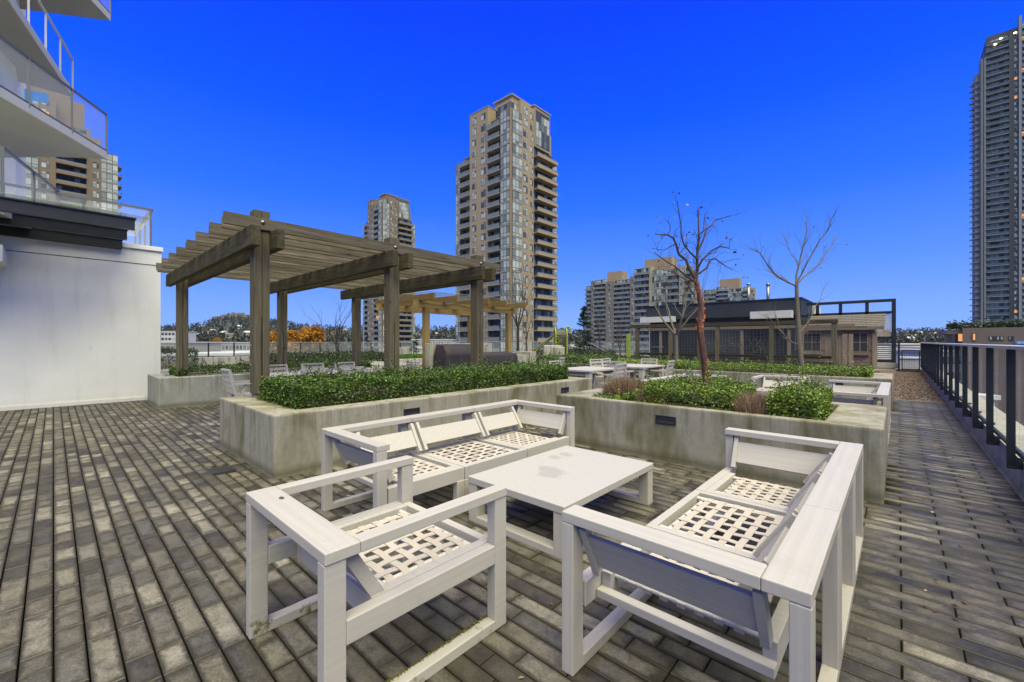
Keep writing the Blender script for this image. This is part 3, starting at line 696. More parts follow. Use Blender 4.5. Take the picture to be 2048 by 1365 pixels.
# second lounge group behind the middle planter
GC = 'modules of the far sofa beside the walkway'; GD = 'modules of the far sofa left of the orange barked tree'
for k, (en, lb) in enumerate((('near', 'near module of the far right sofa, showing just over the middle planter'), (None, 'middle module of the far right sofa beside the walkway'), ('far', 'last module of the far right sofa, against the farther planter'))):
    lounge_module(-.94, 7.35 + .77 * k, False, 0, lb, GC, end=en, D=.845)
for k, (en, lb) in enumerate((('near', 'near module of the far left sofa, behind the brown grass'), (None, 'middle module of the far left sofa behind the planter shrubs'), ('far', 'last module of the far left sofa, behind the orange barked tree'))):
    lounge_module(-2.6, 7.1 + .76 * k, True, 0, lb, GD, end=en, L=.76)
armchair(-1.30, 10.15, math.pi, 'far white lounge armchair facing the viewer between the two far sofas', mossy=False)
coffee_table(-2.35, -1.5, 7.6, 8.8, 'far low white coffee table behind the middle planter shrubs')

# ================================================================ DINING FURNITURE
def dining_chair(loc, rz, label, group):
    """local: faces +y, back at -y"""
    if 'chair' in cache:
        r = copy_tree(cache['chair'])
    else:
        r = empty('dining_chair'); 
        for sx in (-1, 1):
            m = MB(); m.bar((sx * .24, .24, 0), (sx * .24, .24, .62), .035, .045); m.build('front_leg', M['white'], r)
            m = MB(); m.bar((sx * .22, -.10, 0), (sx * .22, -.29, .86), .030, .045, up=(0, 1, 0)); m.build('rear_post', M['white'], r)
            m = MB(); m.bar((sx * .22, -.27, 0), (sx * .22, -.05, .62), .030, .04, up=(0, 1, 0)); m.build('rear_leg', M['white'], r)
            m = MB(); m.bar((sx * .24, -.22, .635), (sx * .24, .27, .635), .05, .028); m.build('armrest', M['white'], r)
        for k in range(7):
            m = MB(); m.box(-.21, .21, -.16 + k * .062, -.16 + k * .062 + .048, .42, .438); m.build('seat_slat', M['white'], r)
        m = MB(); m.box(-.22, .22, .24, .262, .36, .418); m.box(-.232, -.21, -.15, .24, .36, .418); m.box(.21, .232, -.15, .24, .36, .418); m.build('seat_rail', M['white'], r)
        for k in range(4):
            z = .50 + k * .098; m = MB(); m.bar((-.21, -.10 - .19 * z / .86 , z), (.21, -.10 - .19 * z / .86, z), .014, .062); m.build('back_slat', M['white'], r)
        m = MB(); m.bar((-.235, -.292, .868), (.235, -.292, .868), .04, .03); m.build('top_rail', M['white'], r)
        cache['chair'] = r
    r.location = loc; r.rotation_euler = (0, 0, rz); tag(r, label, 'dining chair', group); return r
def dining_table(x0, x1, y0, y1, label):
    r = empty('dining_table', (x0, y0, 0), label=label, cat='dining table', group='white outdoor dining tables'); w, d = x1 - x0, y1 - y0
    n = max(4, int(round(w / .16)))
    for k in range(n):
        m = MB(); m.box(k * w / n + .002, (k + 1) * w / n - .002, 0, d, .705, .74); m.build('top_plank', M['white_y'], r)
    for (xx, yy) in ((.03, .03), (w - .13, .03), (.03, d - .13), (w - .13, d - .13)):
        m = MB(); m.box(xx, xx + .1, yy, yy + .1, 0, .7); m.build('leg', M['white'], r)
    m = MB(); m.box(.05, w - .05, .05, .07, .62, .70); m.box(.05, w - .05, d - .07, d - .05, .62, .70); m.build('apron', M['white'], r)
G1 = 'chairs round the table under the pergola'; G2 = 'chairs round the two white tables in the open'
dining_table(-8.95, -8.0, 2.55, 5.15, 'long white dining table under the big pergola')
dining_chair((-8.45, 2.28, 0), 0, 'white slatted dining chair at the head of the pergola table, left of the nearest post', G1)
for yy, t in ((3.05, 'nearest'), (3.80, 'middle'), (4.52, 'farthest')):
    dining_chair((-9.07, yy, 0), -math.pi / 2, '%s of the three far side chairs at the pergola table, backed by the rear hedge' % t, G1)
for yy, t in ((3.10, 'nearest'), (3.78, 'middle'), (4.50, 'farthest')):
    dining_chair((-7.83, yy, 0), math.pi / 2, '%s of the three near side chairs at the pergola table, seen over the long hedge' % t, G1)
dining_chair((-8.4, 5.42, 0), math.pi, 'white dining chair at the far head of the pergola table, beside the middle front post', G1)
dining_table(-5.75, -4.78, 7.62, 8.95, 'nearer white dining table in the open, beyond the end of the long planter')
dining_table(-5.5, -4.5, 9.55, 10.85, 'farther white dining table in the open, in front of the clipped hedge')
dining_chair((-4.72, 8.32, 0), math.pi / 2, 'white dining chair at the right side of the nearer open table, behind the brown grass', G2)
dining_chair((-5.0, 9.42, 0), 0.05, 'white dining chair, back to the viewer, between the two open tables', G2)
dining_chair((-4.42, 10.3, 0), math.pi / 2 + .1, 'white dining chair right of the farther open table, near the orange barked tree', G2)
dining_chair((-5.12, 10.95, 0), math.pi, 'white dining chair at the far end of the farther open table', G2)
dining_chair((-5.95, 8.35, 0), -math.pi / 2, 'white dining chair at the left side of the nearer open table, behind the hedge end', G2)
dining_chair((-5.75, 9.85, 0), -math.pi / 2 - .2, 'nearer of two white dining chairs at the left of the farther open table', G2)
dining_chair((-5.78, 10.5, 0), -math.pi / 2, 'farther of two white dining chairs at the left of the farther open table', G2)
dining_chair((-7.55, 10.0, 0), math.pi / 2 + .3, 'white dining chair beside the covered barbecue counter, turned aside', G2)
# ================================================================ BIG PERGOLA
pg = empty('pergola', (-6.2, 1.85, 0), label='large weathered timber pergola with slatted roof over the dining table', cat='pergola')
def rel(m, name, mat, root, bevel=0):
    me = m.mesh(name, mat); me.transform(Matrix.Translation(-root.location)); o = link(name, me, root)
    if bevel: b_ = o.modifiers.new('bevel', 'BEVEL'); b_.width = bevel; b_.segments = 2; b_.limit_method = 'ANGLE'
    return o
PX = (-6.2, -11.15); PY = (1.84, 3.80, 5.72); Z0, Z1 = 0.67, 2.80
for xi, X in enumerate(PX):
    for yi, Y in enumerate(PY):
        m = MB(); a = .092; gp = .006
        zt = 3.06
        # two laminated posts with a narrow dark slot between them on the lower half
        m.box(X - a, X + a, Y - a, Y - gp, Z0, zt); m.box(X - a, X + a, Y + gp, Y + a, Z0, zt)
        m.box(X - a + .006, X + a - .006, Y - gp, Y + gp, Z0 + (1.0 if xi == 0 else .9), zt - .002)
        rel(m, 'post', M['wood_z'], pg, .006)
        m = MB(); m.box(X - .075, X + .075, Y - .075, Y + .075, .60, Z0); rel(m, 'post_base', M['conc'], pg)
        m = MB()
        for zb in (.80, 1.05, 1.30, 1.55): m.tube((X - a - .006, Y - a + .03, zb), (X - a + .01, Y - a + .03, zb), .012, n=8, cap=True); m.tube((X - .03, Y - a - .012, zb), (X - .03, Y - a + .01, zb), .008, n=8, cap=True)
        if xi == 0:
            m.tube((X + .10, Y + .0, 2.90), (X + .128, Y + .0, 2.90), .026, n=14, cap=True, mi=0); m.tube((X + .12, Y, 2.90), (X + .143, Y, 2.90), .011, n=8, cap=True)
        rel(m, 'bolt', M['steel'], pg)
for Y in PY:
    for s_ in (-1, 1):
        m = MB(); yc = Y + s_ * (.092 + .05)
        m.box(-11.72 if s_ < 0 else -11.60, -5.86, yc - .048, yc + .048, 2.55, 2.80); rel(m, 'beam', M['wood'], pg, .006)
for k in range(16):
    X = -6.10 - (k // 2) * .715 - (k % 2) * .27; m = MB()
    y0 = 1.41 + rng.uniform(-.012, .012) + (.05 if k % 2 else 0); y1 = 6.28 + rng.uniform(-.015, .015); dz = rng.uniform(-.003, .003)
    m.bar((X, y0, 2.881 + dz), (X + rng.uniform(-.012, .012), y1, 2.881 + dz), .040, .15); rel(m, 'slat', M['wood_y'], pg, .003)

# ================================================================ WHITE BUILDING WITH BALCONIES
wb = empty('white_apartment_building', (-12.9, 0, 0), label='white rendered apartment block with pointed glass railed balconies at the left edge', cat='building')
m = MB(); m.box(-20, -12.9, -8, 1.72, -.07, 3.14); m.box(-20, -12.885, -8, 1.735, 3.155, 3.48)
rel(m, 'wall', M['stucco'], wb)
m = MB(); m.box(-20, -12.90, -7.99, 1.70, 3.14, 3.155); rel(m, 'joint', M['frame'], wb)
m = MB(); m.box(-20, -12.84, -8, 1.76, 3.481, 3.58); rel(m, 'coping', M['stucco'], wb, .005)
m = MB(); m.box(-12.899, -12.87, -8, 1.44, 0.0, .075); rel(m, 'base_strip', M['stucco'], wb)
# upper storeys set back
m = MB(); m.prism([(-26, -9), (-17.6, -9), (-17.6, -1.2), (-19.0, -.75), (-26, -.75)], 3.585, 16.0); rel(m, 'upper_wall', M['stucco'], wb)
m = MB(); m.box(-12.95, -11.9, -8.0, -.62, 2.80, 3.10); rel(m, 'side_canopy', M['stucco'], wb)
def balcony(poly, z, th, rail_edges, gh=1.05, white=False):
    e = empty('balcony', parent=wb)
    m = MB(); m.prism(poly, z, z + th); me = m.mesh('slab', M['stucco_d']); me.transform(Matrix.Translation(-wb.location)); link('slab', me, e)
    ed = MB()
    for (p, q) in rail_edges:
        p_, q_ = Vector((*p, 0)), Vector((*q, 0)); ed.bar(p_ + Vector((0, 0, z + th / 2 + .01)), q_ + Vector((0, 0, z + th / 2 + .01)), .03, th + .025)
    me = ed.mesh('slab_edge', M['slabwhite']); me.transform(Matrix.Translation(-wb.location)); link('slab_edge', me, e)
    fr, gl = MB(), MB()
    for (p, q) in rail_edges:
        p_, q_ = Vector((*p, z + th)), Vector((*q, z + th)); d = q_ - p_; n_ = max(1, int(round(d.length / 1.15)))
        for k in range(n_ + 1):
            c = p_ + d * (k / n_); fr.bar(c + Vector((0, 0, -.04)), c + Vector((0, 0, gh)), .045, .045)
        fr.bar(p_ + Vector((0, 0, gh)), q_ + Vector((0, 0, gh)), .05, .04)
        if not white:
            fr.bar(p_ + Vector((0, 0, .05)), q_ + Vector((0, 0, .05)), .03, .03)
            gl.bar(p_ + Vector((0, 0, .07 + (gh - .09) / 2)), q_ + Vector((0, 0, .07 + (gh - .09) / 2)), .012, gh - .1)
    me = fr.mesh('guard_frame', M['slabwhite'] if white else M['alu_d']); me.transform(Matrix.Translation(-wb.location)); link('guard_frame', me, e)
    if gl.v: me = gl.mesh('guard_glass', M['glassc']); me.transform(Matrix.Translation(-wb.location)); link('guard_glass', me, e)
M['alu_d'] = plain('grey_rail_frame', (0.11, 0.112, 0.116), 0.45, 0.2, var=0.05)
tipC = (-16.10, .99); balcony([tipC, (-12.2, -1.73), (-12.9, -4.5), (-18.2, -4.5), (-18.2, -1.0), (-17.11, -.10)], 6.40, .17, [(tipC, (-12.2, -1.73))])
tipB = (-20.03, .43); balcony([tipB, (-13.2, -1.30), (-13.2, -5), (-20.2, -5)], 9.40, .20, [(tipB, (-13.2, -1.30))], white=True)
tipA = (-19.99, 1.32); balcony([tipA, (-16.5, -.99), (-16.5, -4), (-22, -4), (-21.6, -.9)], 12.40, .2, [(tipA, (-16.5, -.99))], gh=1.1)
# lower terrace guard that slants up out of the frame
balcony([(-14.15, .08), (-11.65, -.61), (-11.65, -3), (-14.15, -3)], 3.60, .1, [((-14.15, .08), (-11.65, -.61))], gh=1.08)
# long terrace guard above the wall
fr = MB(); fr.bar((-14.05, -7, 4.72), (-14.05, 1.70, 4.72), .06, .05)
for k in range(8): fr.box(-14.08, -14.02, 1.66 - k * 1.2, 1.70 - k * 1.2, 3.58, 4.70)
fr.bar((-14.05, 1.70, 4.72), (-17.2, 1.70, 4.72), .06, .05)
for k in range(1, 4): fr.box(-14.05 - k, -14.01 - k, 1.66, 1.70, 3.58, 4.70)
rel(fr, 'terrace_guard_frame', M['alu_d'], wb)
gl = MB(); gl.box(-14.04, -14.03, -7, 1.66, 3.64, 4.68); gl.box(-17, -14.06, 1.675, 1.685, 3.64, 4.68); rel(gl, 'terrace_guard_glass', M['glassc'], wb)
m = MB(); m.box(-15.6, -15.4, -7, 1.2, 3.585, 4.62); m.box(-15.399, -15.36, -7, .9, 4.30, 4.36)
rel(m, 'rear_parapet', M['stucco'], wb)
# black beams under the tilted glass canopy
for X, Y1, z in ((-10.86, 1.06, 3.50), (-12.02, 1.05, 3.50), (-12.80, 1.04, 3.42)):
    m = MB(); m.box(X - .06, X + .06, -7, Y1, z, z + .20); m.box(X - .09, X + .09, -7, Y1 + .02, z + .20, z + .225); rel(m, 'canopy_beam', M['black'], wb)
m = MB(); m.bar((-13.35, -2.85, 3.85), (-10.72, -2.85, 3.77), 8.3, .012, up=(0, 0, 1)); rel(m, 'canopy_glass', M['glassg'], wb)
# bright blue sheet added to stand in for sky seen through the balcony guard
def on_plane(px, py, A, B):
    r = Vector((_F[0] + (px - CX) / FPX * _R[0], _F[1] + (px - CX) / FPX * _R[1])); A = Vector(A); B = Vector(B); n_ = Vector((-(B - A).y, (B - A).x))
    t = A.dot(n_) / r.dot(n_); return Vector((r.x * t, r.y * t, EYE - (py - CY) * t / FPX))
nrm = Vector((1.73 + .99, -12.2 + 16.1, 0)); nrm = Vector((nrm.x, nrm.y, 0)).normalized()
pts = [on_plane(x_, y_, tipC, (-12.2, -1.73)) - nrm * .03 for x_, y_ in ((52, 178), (98, 188), (101, 191), (99, 208), (69, 202), (67, 210), (52, 205))]
bwm = MB(); bwm.face(pts); nn_ = len(pts); bwm.face([p - nrm * .02 for p in reversed(pts)])
for i in range(nn_): bwm.face([pts[i], pts[i] - nrm * .02, pts[(i + 1) % nn_] - nrm * .02, pts[(i + 1) % nn_]])
rel(bwm, 'sky_patch', M['cyan'], wb)

# ================================================================ GLASS RAILING ON THE RIGHT
rl = empty('glass_railing', (0.8, 3, 0), label='black plate post glass railing with a flat grey cap along the walkway edge', cat='railing')
m = MB(); m.box(.80, 1.15, -3, 27.0, -.25, .30)
rel(m, 'parapet', M['conc_pale'], rl)
m = MB(); m.raw([(.775, -3, -.005), (.775, 27, -.005), (.80, 27, .075), (.80, -3, .075), (.80, -3, -.005), (.80, 27, -.005)], [(0, 3, 2, 1), (0, 4, 3), (1, 2, 5)]); rel(m, 'flashing', M['conc_pale'], rl)
y = 5.72 - 1.163 * 5
while y < 26.5:
    m = MB(); m.box(.705, .758, y - .012, y + .012, .235, 1.285); m.box(.76, .90, y - .012, y + .012, .235, .33)
    m.box(.705, .758, y - .03, y - .012, .235, .25)
    rel(m, 'post', M['black'], rl)
    y += 1.163
y = 5.72 - 1.163 * 5
while y < 25.5:
    m = MB(); m.box(.775, .787, y + .03, y + 1.163 - .03, .40, 1.275); rel(m, 'glass_panel', M['glass'], rl)
    m = MB(); m.box(.765, .795, y + .012, y + 1.163 - .012, .36, .395); rel(m, 'bottom_rail', M['black'], rl)
    y += 1.163
m = MB(); m.box(.67, .83, -3, 26.6, 1.288, 1.318); rel(m, 'cap_rail', M['alu'], rl, .006)
gt = empty('gate', (0, 25.8, 0), label='black mesh gate closing the far end of the gravel strip', cat='gate')
m = MB(); m.box(-.02, .05, 25.8, 25.87, -.01, 1.32); m.box(.10, .14, 25.8, 25.84, .1, .98); m.box(.66, .70, 25.8, 25.84, .1, .98); m.box(.14, .66, 25.8, 25.84, .1, .14); m.box(.14, .66, 25.8, 25.84, .94, .98)
rel(m, 'gate_frame', M['black'], gt)
m = MB()
for k in range(6): m.box(.2 + k * .08, .206 + k * .08, 25.81, 25.82, .14, .94)
for k in range(9): m.box(.14, .66, 25.81, 25.82, .2 + k * .09, .206 + k * .09)
m.box(-.02, .67, 25.81, 25.84, 1.30, 1.33)
rel(m, 'wire_mesh', M['black'], gt)
m = MB(); m.box(-.1, .80, 25.9, 26.2, -.02, .12); tag(m.build('gate_kerb', M['conc_pale']), kind='structure')
m = MB(); m.box(.02, .78, 27.2, 28.3, -.05, .55); m.box(.0, .8, 27.15, 28.35, .551, .62); tag(m.build('roof_vent_box', M['roofwhite']), 'pale boxy rooftop unit seen through the black gate', 'roof vent')

# ================================================================ BARBECUE AREA
m = MB(); m.box(-11.05, -10.85, 7.95, 10.75, -.01, 1.30)
tag(m.build('barbecue_wall', M['conc_pale'], bevel=.01), 'pale concrete screen wall behind the covered barbecue', 'wall')
gr = empty('covered_barbecue', (-10.4, 8.6, 0), label='barbecue grill under a dark purple grey fabric cover', cat='barbecue')
def loft(rings, name, mat, root=None, smooth=True, subs=1, seed=0, amp=.012):
    """rings: list of closed rings (same count) -> draped shape"""
    r_ = random.Random(seed); vs = []; n_ = len(rings[0])
    for ring in rings: vs += [(x + r_.uniform(-amp, amp), y + r_.uniform(-amp, amp), z + r_.uniform(-amp, amp) * .5) for x, y, z in ring]
    fs = [(i * n_ + k, i * n_ + (k + 1) % n_, (i + 1) * n_ + (k + 1) % n_, (i + 1) * n_ + k) for i in range(len(rings) - 1) for k in range(n_)]
    fs.append(tuple((len(rings) - 1) * n_ + k for k in range(n_))); m_ = MB(); m_.raw(vs, fs, 0, smooth)
    me = m_.mesh(name, mat)
    if root: me.transform(Matrix.Translation(-root.location))
    o = link(name, me, root)
    return o
def rect(x0, x1, y0, y1, z, k=4):
    p = []
    for (a, b) in (((x0, y0), (x1, y0)), ((x1, y0), (x1, y1)), ((x1, y1), (x0, y1)), ((x0, y1), (x0, y0))):
        for i in range(k): t = i / k; p.append((a[0] + (b[0] - a[0]) * t, a[1] + (b[1] - a[1]) * t, z))
    return p
loft([rect(-10.8, -10.12, 8.1, 9.45, .1, 6), rect(-10.8, -10.14, 8.1, 9.45, .5, 6), rect(-10.8, -10.15, 8.12, 9.45, .9, 6), rect(-10.8, -10.14, 8.13, 9.45, .98, 6), rect(-10.78, -10.35, 8.17, 9.42, 1.22, 6), rect(-10.76, -10.5, 8.2, 9.4, 1.27, 6)], 'cover', M['cover'], gr, True, seed=3, amp=.014)
cn = empty('covered_counter', (-10.4, 10, 0), label='counter beside the barbecue under a dark fabric cover, a faucet above it', cat='counter')
m = MB(); m.box(-10.8, -10.15, 9.6, 12.0, 0, .86); rel(m, 'counter', M['conc_pale'], cn)
loft([rect(-10.82, -10.10, 9.55, 11.3, .55, 7), rect(-10.82, -10.12, 9.55, 11.3, .86, 7), rect(-10.80, -10.14, 9.58, 11.28, .93, 7), rect(-10.75, -10.3, 9.7, 11.15, .985, 7)], 'cover', M['cover'], cn, True, seed=5, amp=.02)
m = MB(); pts = [Vector((-10.7, 10.3, .95 + .06 * i)) for i in range(5)] + [Vector((-10.66, 10.3, 1.23)), Vector((-10.6, 10.3, 1.22)), Vector((-10.57, 10.3, 1.15))]
m.path(pts, [.012] * len(pts)); rel(m, 'faucet', M['steel'], cn)
m = MB(); m.box(-10.9, -10.1, 12.01, 12.35, -.01, .98); tag(m.build('counter_end_wall', M['conc_pale'], bevel=.01), 'pale concrete block at the right end of the barbecue counter', 'wall')
sp = empty('small_pergola', (-11.3, 8, 0), label='smaller pergola of yellow new timber with a sloping glass roof behind the barbecue', cat='pergola')
for X in (-11.35, -13.6):
    for Y in (8.22, 12.15): m = MB(); m.box(X - .09, X + .09, Y - .09, Y + .09, 0, 2.46); rel(m, 'post', M['newwood_z'], sp, .005)
for X in (-11.35, -13.6): m = MB(); m.box(X - .06, X + .06, 7.75, 12.6, 2.461, 2.67); rel(m, 'beam', M['newwood'], sp, .005)
for k, Y in enumerate((7.95, 8.9, 10.3, 11.2, 12.3)): m = MB(); m.box(-14.0, -10.55, Y - .045, Y + .045, 2.672, 2.86); rel(m, 'rafter', M['newwood'], sp, .005)
m = MB(); m.bar((-14.1, 10.1, 2.90), (-10.35, 10.1, 2.88), 4.9, .014); rel(m, 'glass_roof', M['glassg'], sp)
m = MB(); pts = []
for k in range(25):
    t = k / 24; pts.append(Vector((-11.27, 7.9 + 4.5 * t, 2.66 - .09 * abs(math.sin(t * math.pi * 3)))))
m.path(pts, [.007] * 25, 4); rel(m, 'cable', M['black'], sp)

# low walls, lawn and planting behind the pergola
def lowwall(b, z, label, mat='conc_pale'):
    m = MB(); m.box(*b, -.01, z); return tag(m.build('low_wall', M[mat], bevel=.012), label, 'low wall', 'low concrete walls behind the pergola')
lowwall((-14.6, -11.1, 6.5, 7.8), .66, 'low concrete planter wall between the rear pergola posts and the barbecue')
lowwall((-19.2, -18.8, 7.0, 16), .45, 'low tan concrete edging wall in front of the lawn')
lowwall((-24, -23.5, 4, 10.5), .62, 'long tan concrete wall by the rear glass fence, seen between the pergola posts')
lowwall((-12.8, -7.6, 14.9, 15.2), .42, 'low pale wall behind the open dining tables, ahead of the playground')
lowwall((-14, -4.9, 17.0, 17.25), .45, 'second low pale wall nearer the playground')
m = MB(); m.box(-23, -19.2, 8.0, 19, -.01, .50); tag(m.build('lawn_bed', M['soil']), kind='structure')
n = 16000; V = leaves(np.stack([nr.uniform(-23, -19.2, n), nr.uniform(8, 19, n), nr.uniform(.50, .56, n)], 1), (.05, .09), 2.0)
tag(link('lawn', np_mesh('lawn', V, np.arange(len(V)).reshape(-1, 4), M['grass'])), 'patch of bright green lawn beyond the pergola posts', 'lawn', kind='stuff')
BK = 'low plantings at the back of the terrace'
hedge('dark green shrub bed behind the rear hedge, under the bare sapling', (-15.2, -13.4, 4.6, 8.2), .1, .95, 9000, 'leaf_d', size=(.04, .08), seed=3.3, bumpy=.12, sprigs=40, cat='shrub', name='shrub', group=BK)
hedge('grey green shrubs at the left end beyond the rear hedge', (-17.5, -15.5, 5.5, 9.5), .1, .88, 6000, 'leaf_d', size=(.04, .08), seed=5.3, bumpy=.12, cat='shrub', name='shrub', group=BK)
hedge('round dark shrub by the rear glass fence at the left', (-24.5, -22.5, 2.2, 4.3), .2, 1.0, 2500, 'leaf_d', size=(.05, .1), seed=6.3, bumpy=.15, cat='shrub', name='shrub', group=BK)
hedge('dark shrub bed to the right of the barbecue counter', (-10.4, -7.9, 12.6, 14.6), .1, .80, 11000, 'leaf', size=(.04, .07), seed=1.7, bumpy=.08, sprigs=40, cat='shrub', name='shrub', group=BK)
hedge('yellowish groundcover strip behind the open dining tables', (-10.8, -5.3, 15.3, 16.9), .1, .62, 9000, 'leaf_b', size=(.04, .08), seed=2.7, bumpy=.08, cat='shrub', name='shrub', group=BK)
hedge('reddish green ground planting at the foot of the slide', (-14.5, -7.3, 18.4, 20.4), .1, .62, 7000, 'leaf_d', size=(.05, .1), seed=3.9, bumpy=.14, cat='shrub', name='shrub', group=BK)
hedge('dark shrubs along the rear fence right of the main tower', (-17.5, -12.5, 21, 23), .1, .8, 7000, 'leaf_d', size=(.05, .11), seed=4.9, bumpy=.2, cat='shrub', name='shrub', group=BK)

# rear glass fence
fn = empty('rear_glass_fence', (-27, 5, 0), label='glass fence with thin dark posts along the far edge of the terrace', cat='fence')
m = MB(); m.box(-27.2, -26.9, -2, 33, -.1, .38); rel(m, 'kerb', M['conc_pale'], fn)
m = MB(); m.box(-27.2, -2.4, 32.8, 33.1, -.1, .38); rel(m, 'kerb', M['conc_pale'], fn)
Y = 5.57 - 1.17 * 6
fm = MB(); fm.box(-.03, .03, -.03, .03, .38, 1.30); fme = fm.mesh('post', M['black'])
fg = MB(); fg.box(-.006, .006, .03, 1.14, .42, 1.27); fgme = fg.mesh('glass_panel', M['glass'])
while Y < 32.5:
    link('post', fme, fn, (0, Y - 5, 0)); link('glass_panel', fgme, fn, (0, Y - 5, 0)); Y += 1.17
X = -26.5
while X < -3:
    link('post', fme, fn, (X + 27, 32.95 - 5, 0)); link('glass_panel', fgme, fn, (X + 27, 32.95 - 5, 0), -math.pi / 2); X += 1.17
m = MB(); m.box(-27.03, -26.97, -2, 32.9, 1.305, 1.33); m.box(-27, -3, 32.93, 32.97, 1.305, 1.33); rel(m, 'top_rail', M['alu'], fn)

# ================================================================ TREES ON THE TERRACE
def grow(tb, bb, p, d, L, r, lvl, maxl, rr, gnarl=.18, spread=.55, up=.12, kids=(2, 3), tips=None, nseg=4):
    pts = [p]; rs = [r]; q = p.copy(); dd = d.copy()
    for i in range(nseg):
        dd = (dd + Vector((rr.gauss(0, gnarl), rr.gauss(0, gnarl), rr.gauss(0, gnarl) + up))).normalized()
        q = q + dd * (L / nseg); pts.append(q.copy()); rs.append(r * (1 - .5 * (i + 1) / nseg))
        if lvl < maxl and i >= 1 and rr.random() < .55:
            sd = (dd + Vector((rr.gauss(0, 1), rr.gauss(0, 1), rr.gauss(0, .5))).normalized() * spread * 1.2).normalized()
            grow(bb, bb, q.copy(), sd, L * rr.uniform(.45, .7), rs[-1] * .5, lvl + 1, maxl, rr, gnarl, spread, up, kids, tips, nseg)
    tb.path(pts, rs, 6 if r > .012 else 4)
    if lvl < maxl:
        for k in range(rr.randint(*kids)):
            sd = (dd + Vector((rr.gauss(0, 1), rr.gauss(0, 1), rr.gauss(0, .4))).normalized() * spread).normalized()
            grow(bb, bb, q.copy(), sd, L * rr.uniform(.6, .85), rs[-1] * .75, lvl + 1, maxl, rr, gnarl, spread, up, kids, tips, nseg)
    elif tips is not None: tips.append(q.copy())
def finish_tree(e, tb, bb, tips, bark, leafn=0, leafmat=None, bark2=None):
    o = tb.mesh('trunk', bark); o.transform(Matrix.Translation(-e.location)); link('trunk', o, e)
    o = bb.mesh('crown', bark2 or bark); o.transform(Matrix.Translation(-e.location)); link('crown', o, e)
    if leafn and tips:
        P = []
        for i in range(leafn): t = rng.choice(tips); P.append((t.x + rng.uniform(-.03, .03), t.y + rng.uniform(-.03, .03), t.z + rng.uniform(-.05, .02)))
        V = leaves(np.array(P), (.02, .05)) - np.array(e.location); link('foliage', np_mesh('foliage', V, np.arange(len(V)).reshape(-1, 4), leafmat), e)
# paperbark maple in the middle planter: trunk follows the photograph
e = empty('paperbark_tree', (-1.78, 5.4, .55), label='bare small tree with peeling orange bark growing in the middle planter', cat='tree')
d0 = 5.18
tp = [at(1413, d0, 792), at(1411, d0, 745), at(1406, d0, 700), at(1399, d0, 655), at(1403, d0, 620), at(1398, d0, 585), at(1392, d0, 560)]
tb, bb, tips = MB(), MB(), []
tr = [.044, .037, .041, .034, .036, .029, .027]
tb.path(tp, tr, 10)
rr = random.Random(5)
limbs = [([(1392, 560), (1372, 520), (1352, 488), (1335, 470), (1310, 468)], .020, 0), ([(1392, 560), (1394, 520), (1398, 480), (1397, 445), (1395, 420)], .021, .1),
         ([(1396, 520), (1368, 490), (1362, 450), (1355, 402)], .011, -.2), ([(1397, 500), (1412, 460), (1430, 440), (1462, 432)], .012, .25),
         ([(1394, 540), (1415, 510), (1432, 497), (1452, 495), (1460, 490)], .012, -.1), ([(1398, 548), (1420, 520), (1440, 525), (1466, 540)], .011, .2),
         ([(1390, 565), (1360, 542), (1335, 525), (1308, 505)], .011, -.3), ([(1388, 590), (1372, 560), (1350, 545), (1325, 540)], .009, .3),
         ([(1397, 470), (1408, 445), (1416, 425)], .008, .1), ([(1352, 488), (1330, 500), (1305, 497)], .006, 0), ([(1335, 470), (1340, 452), (1334, 440)], .004, 0)]
for pts, r, dz in limbs:
    P = [at(px, d0 + dz * i / len(pts) * 1.2, py) for i, (px, py) in enumerate(pts)]
    # midpoints wobble
    PP = [P[0]]
    for a_, b_ in zip(P[:-1], P[1:]):
        mid = a_.lerp(b_, .5) + Vector((rr.gauss(0, .012), rr.gauss(0, .012), rr.gauss(0, .012))); PP += [mid, b_]
    rs = [r * (1 - .75 * i / (len(PP) - 1)) + .0012 for i in range(len(PP))]
    bb.path(PP, rs, 6)
    for i in range(2, len(PP)):
        for _ in range(2):
            if rr.random() < .75:
                dv = (PP[i] - PP[i - 1]).normalized(); sd = (dv + Vector((rr.gauss(0, 1), rr.gauss(0, 1), rr.gauss(0, .8))).normalized() * .9).normalized()
                grow(bb, bb, PP[i].lerp(PP[i - 1], rr.random()), sd, rr.uniform(.07, .20), rs[i] * .33 + .0008, 1, 2, rr, .22, .7, .05, (1, 2), tips, 3)
finish_tree(e, tb, bb, tips, M['paperbark'], 90, lm.m, M['bark_d'])
pm = MB()
for i in range(60):
    k = rr.randint(0, len(tp) - 2); c = tp[k].lerp(tp[k + 1], rr.random()); a = rr.uniform(0, 6.28); rd = .034
    o_ = Vector((math.cos(a), math.sin(a), 0)); t_ = Vector((-math.sin(a), math.cos(a), 0)); w = rr.uniform(.006, .018); h = rr.uniform(.008, .034); p0 = c + o_ * rd * .9
    out = rr.uniform(.006, .022)
    pm.raw([p0 - Vector((0, 0, h)), p0 + Vector((0, 0, h)), p0 + t_ * w + o_ * out + Vector((0, 0, h * .8)), p0 + t_ * w + o_ * out - Vector((0, 0, h * .7)),
            p0 + t_ * w * 1.5 + o_ * (out * .8) + Vector((0, 0, h * .5)), p0 + t_ * w * 1.5 + o_ * (out * .8) - Vector((0, 0, h * .5))], [(0, 3, 2, 1), (3, 5, 4, 2)])
me = pm.mesh('peeling_bark', M['peel']); me.transform(Matrix.Translation(-e.location)); link('peeling_bark', me, e)

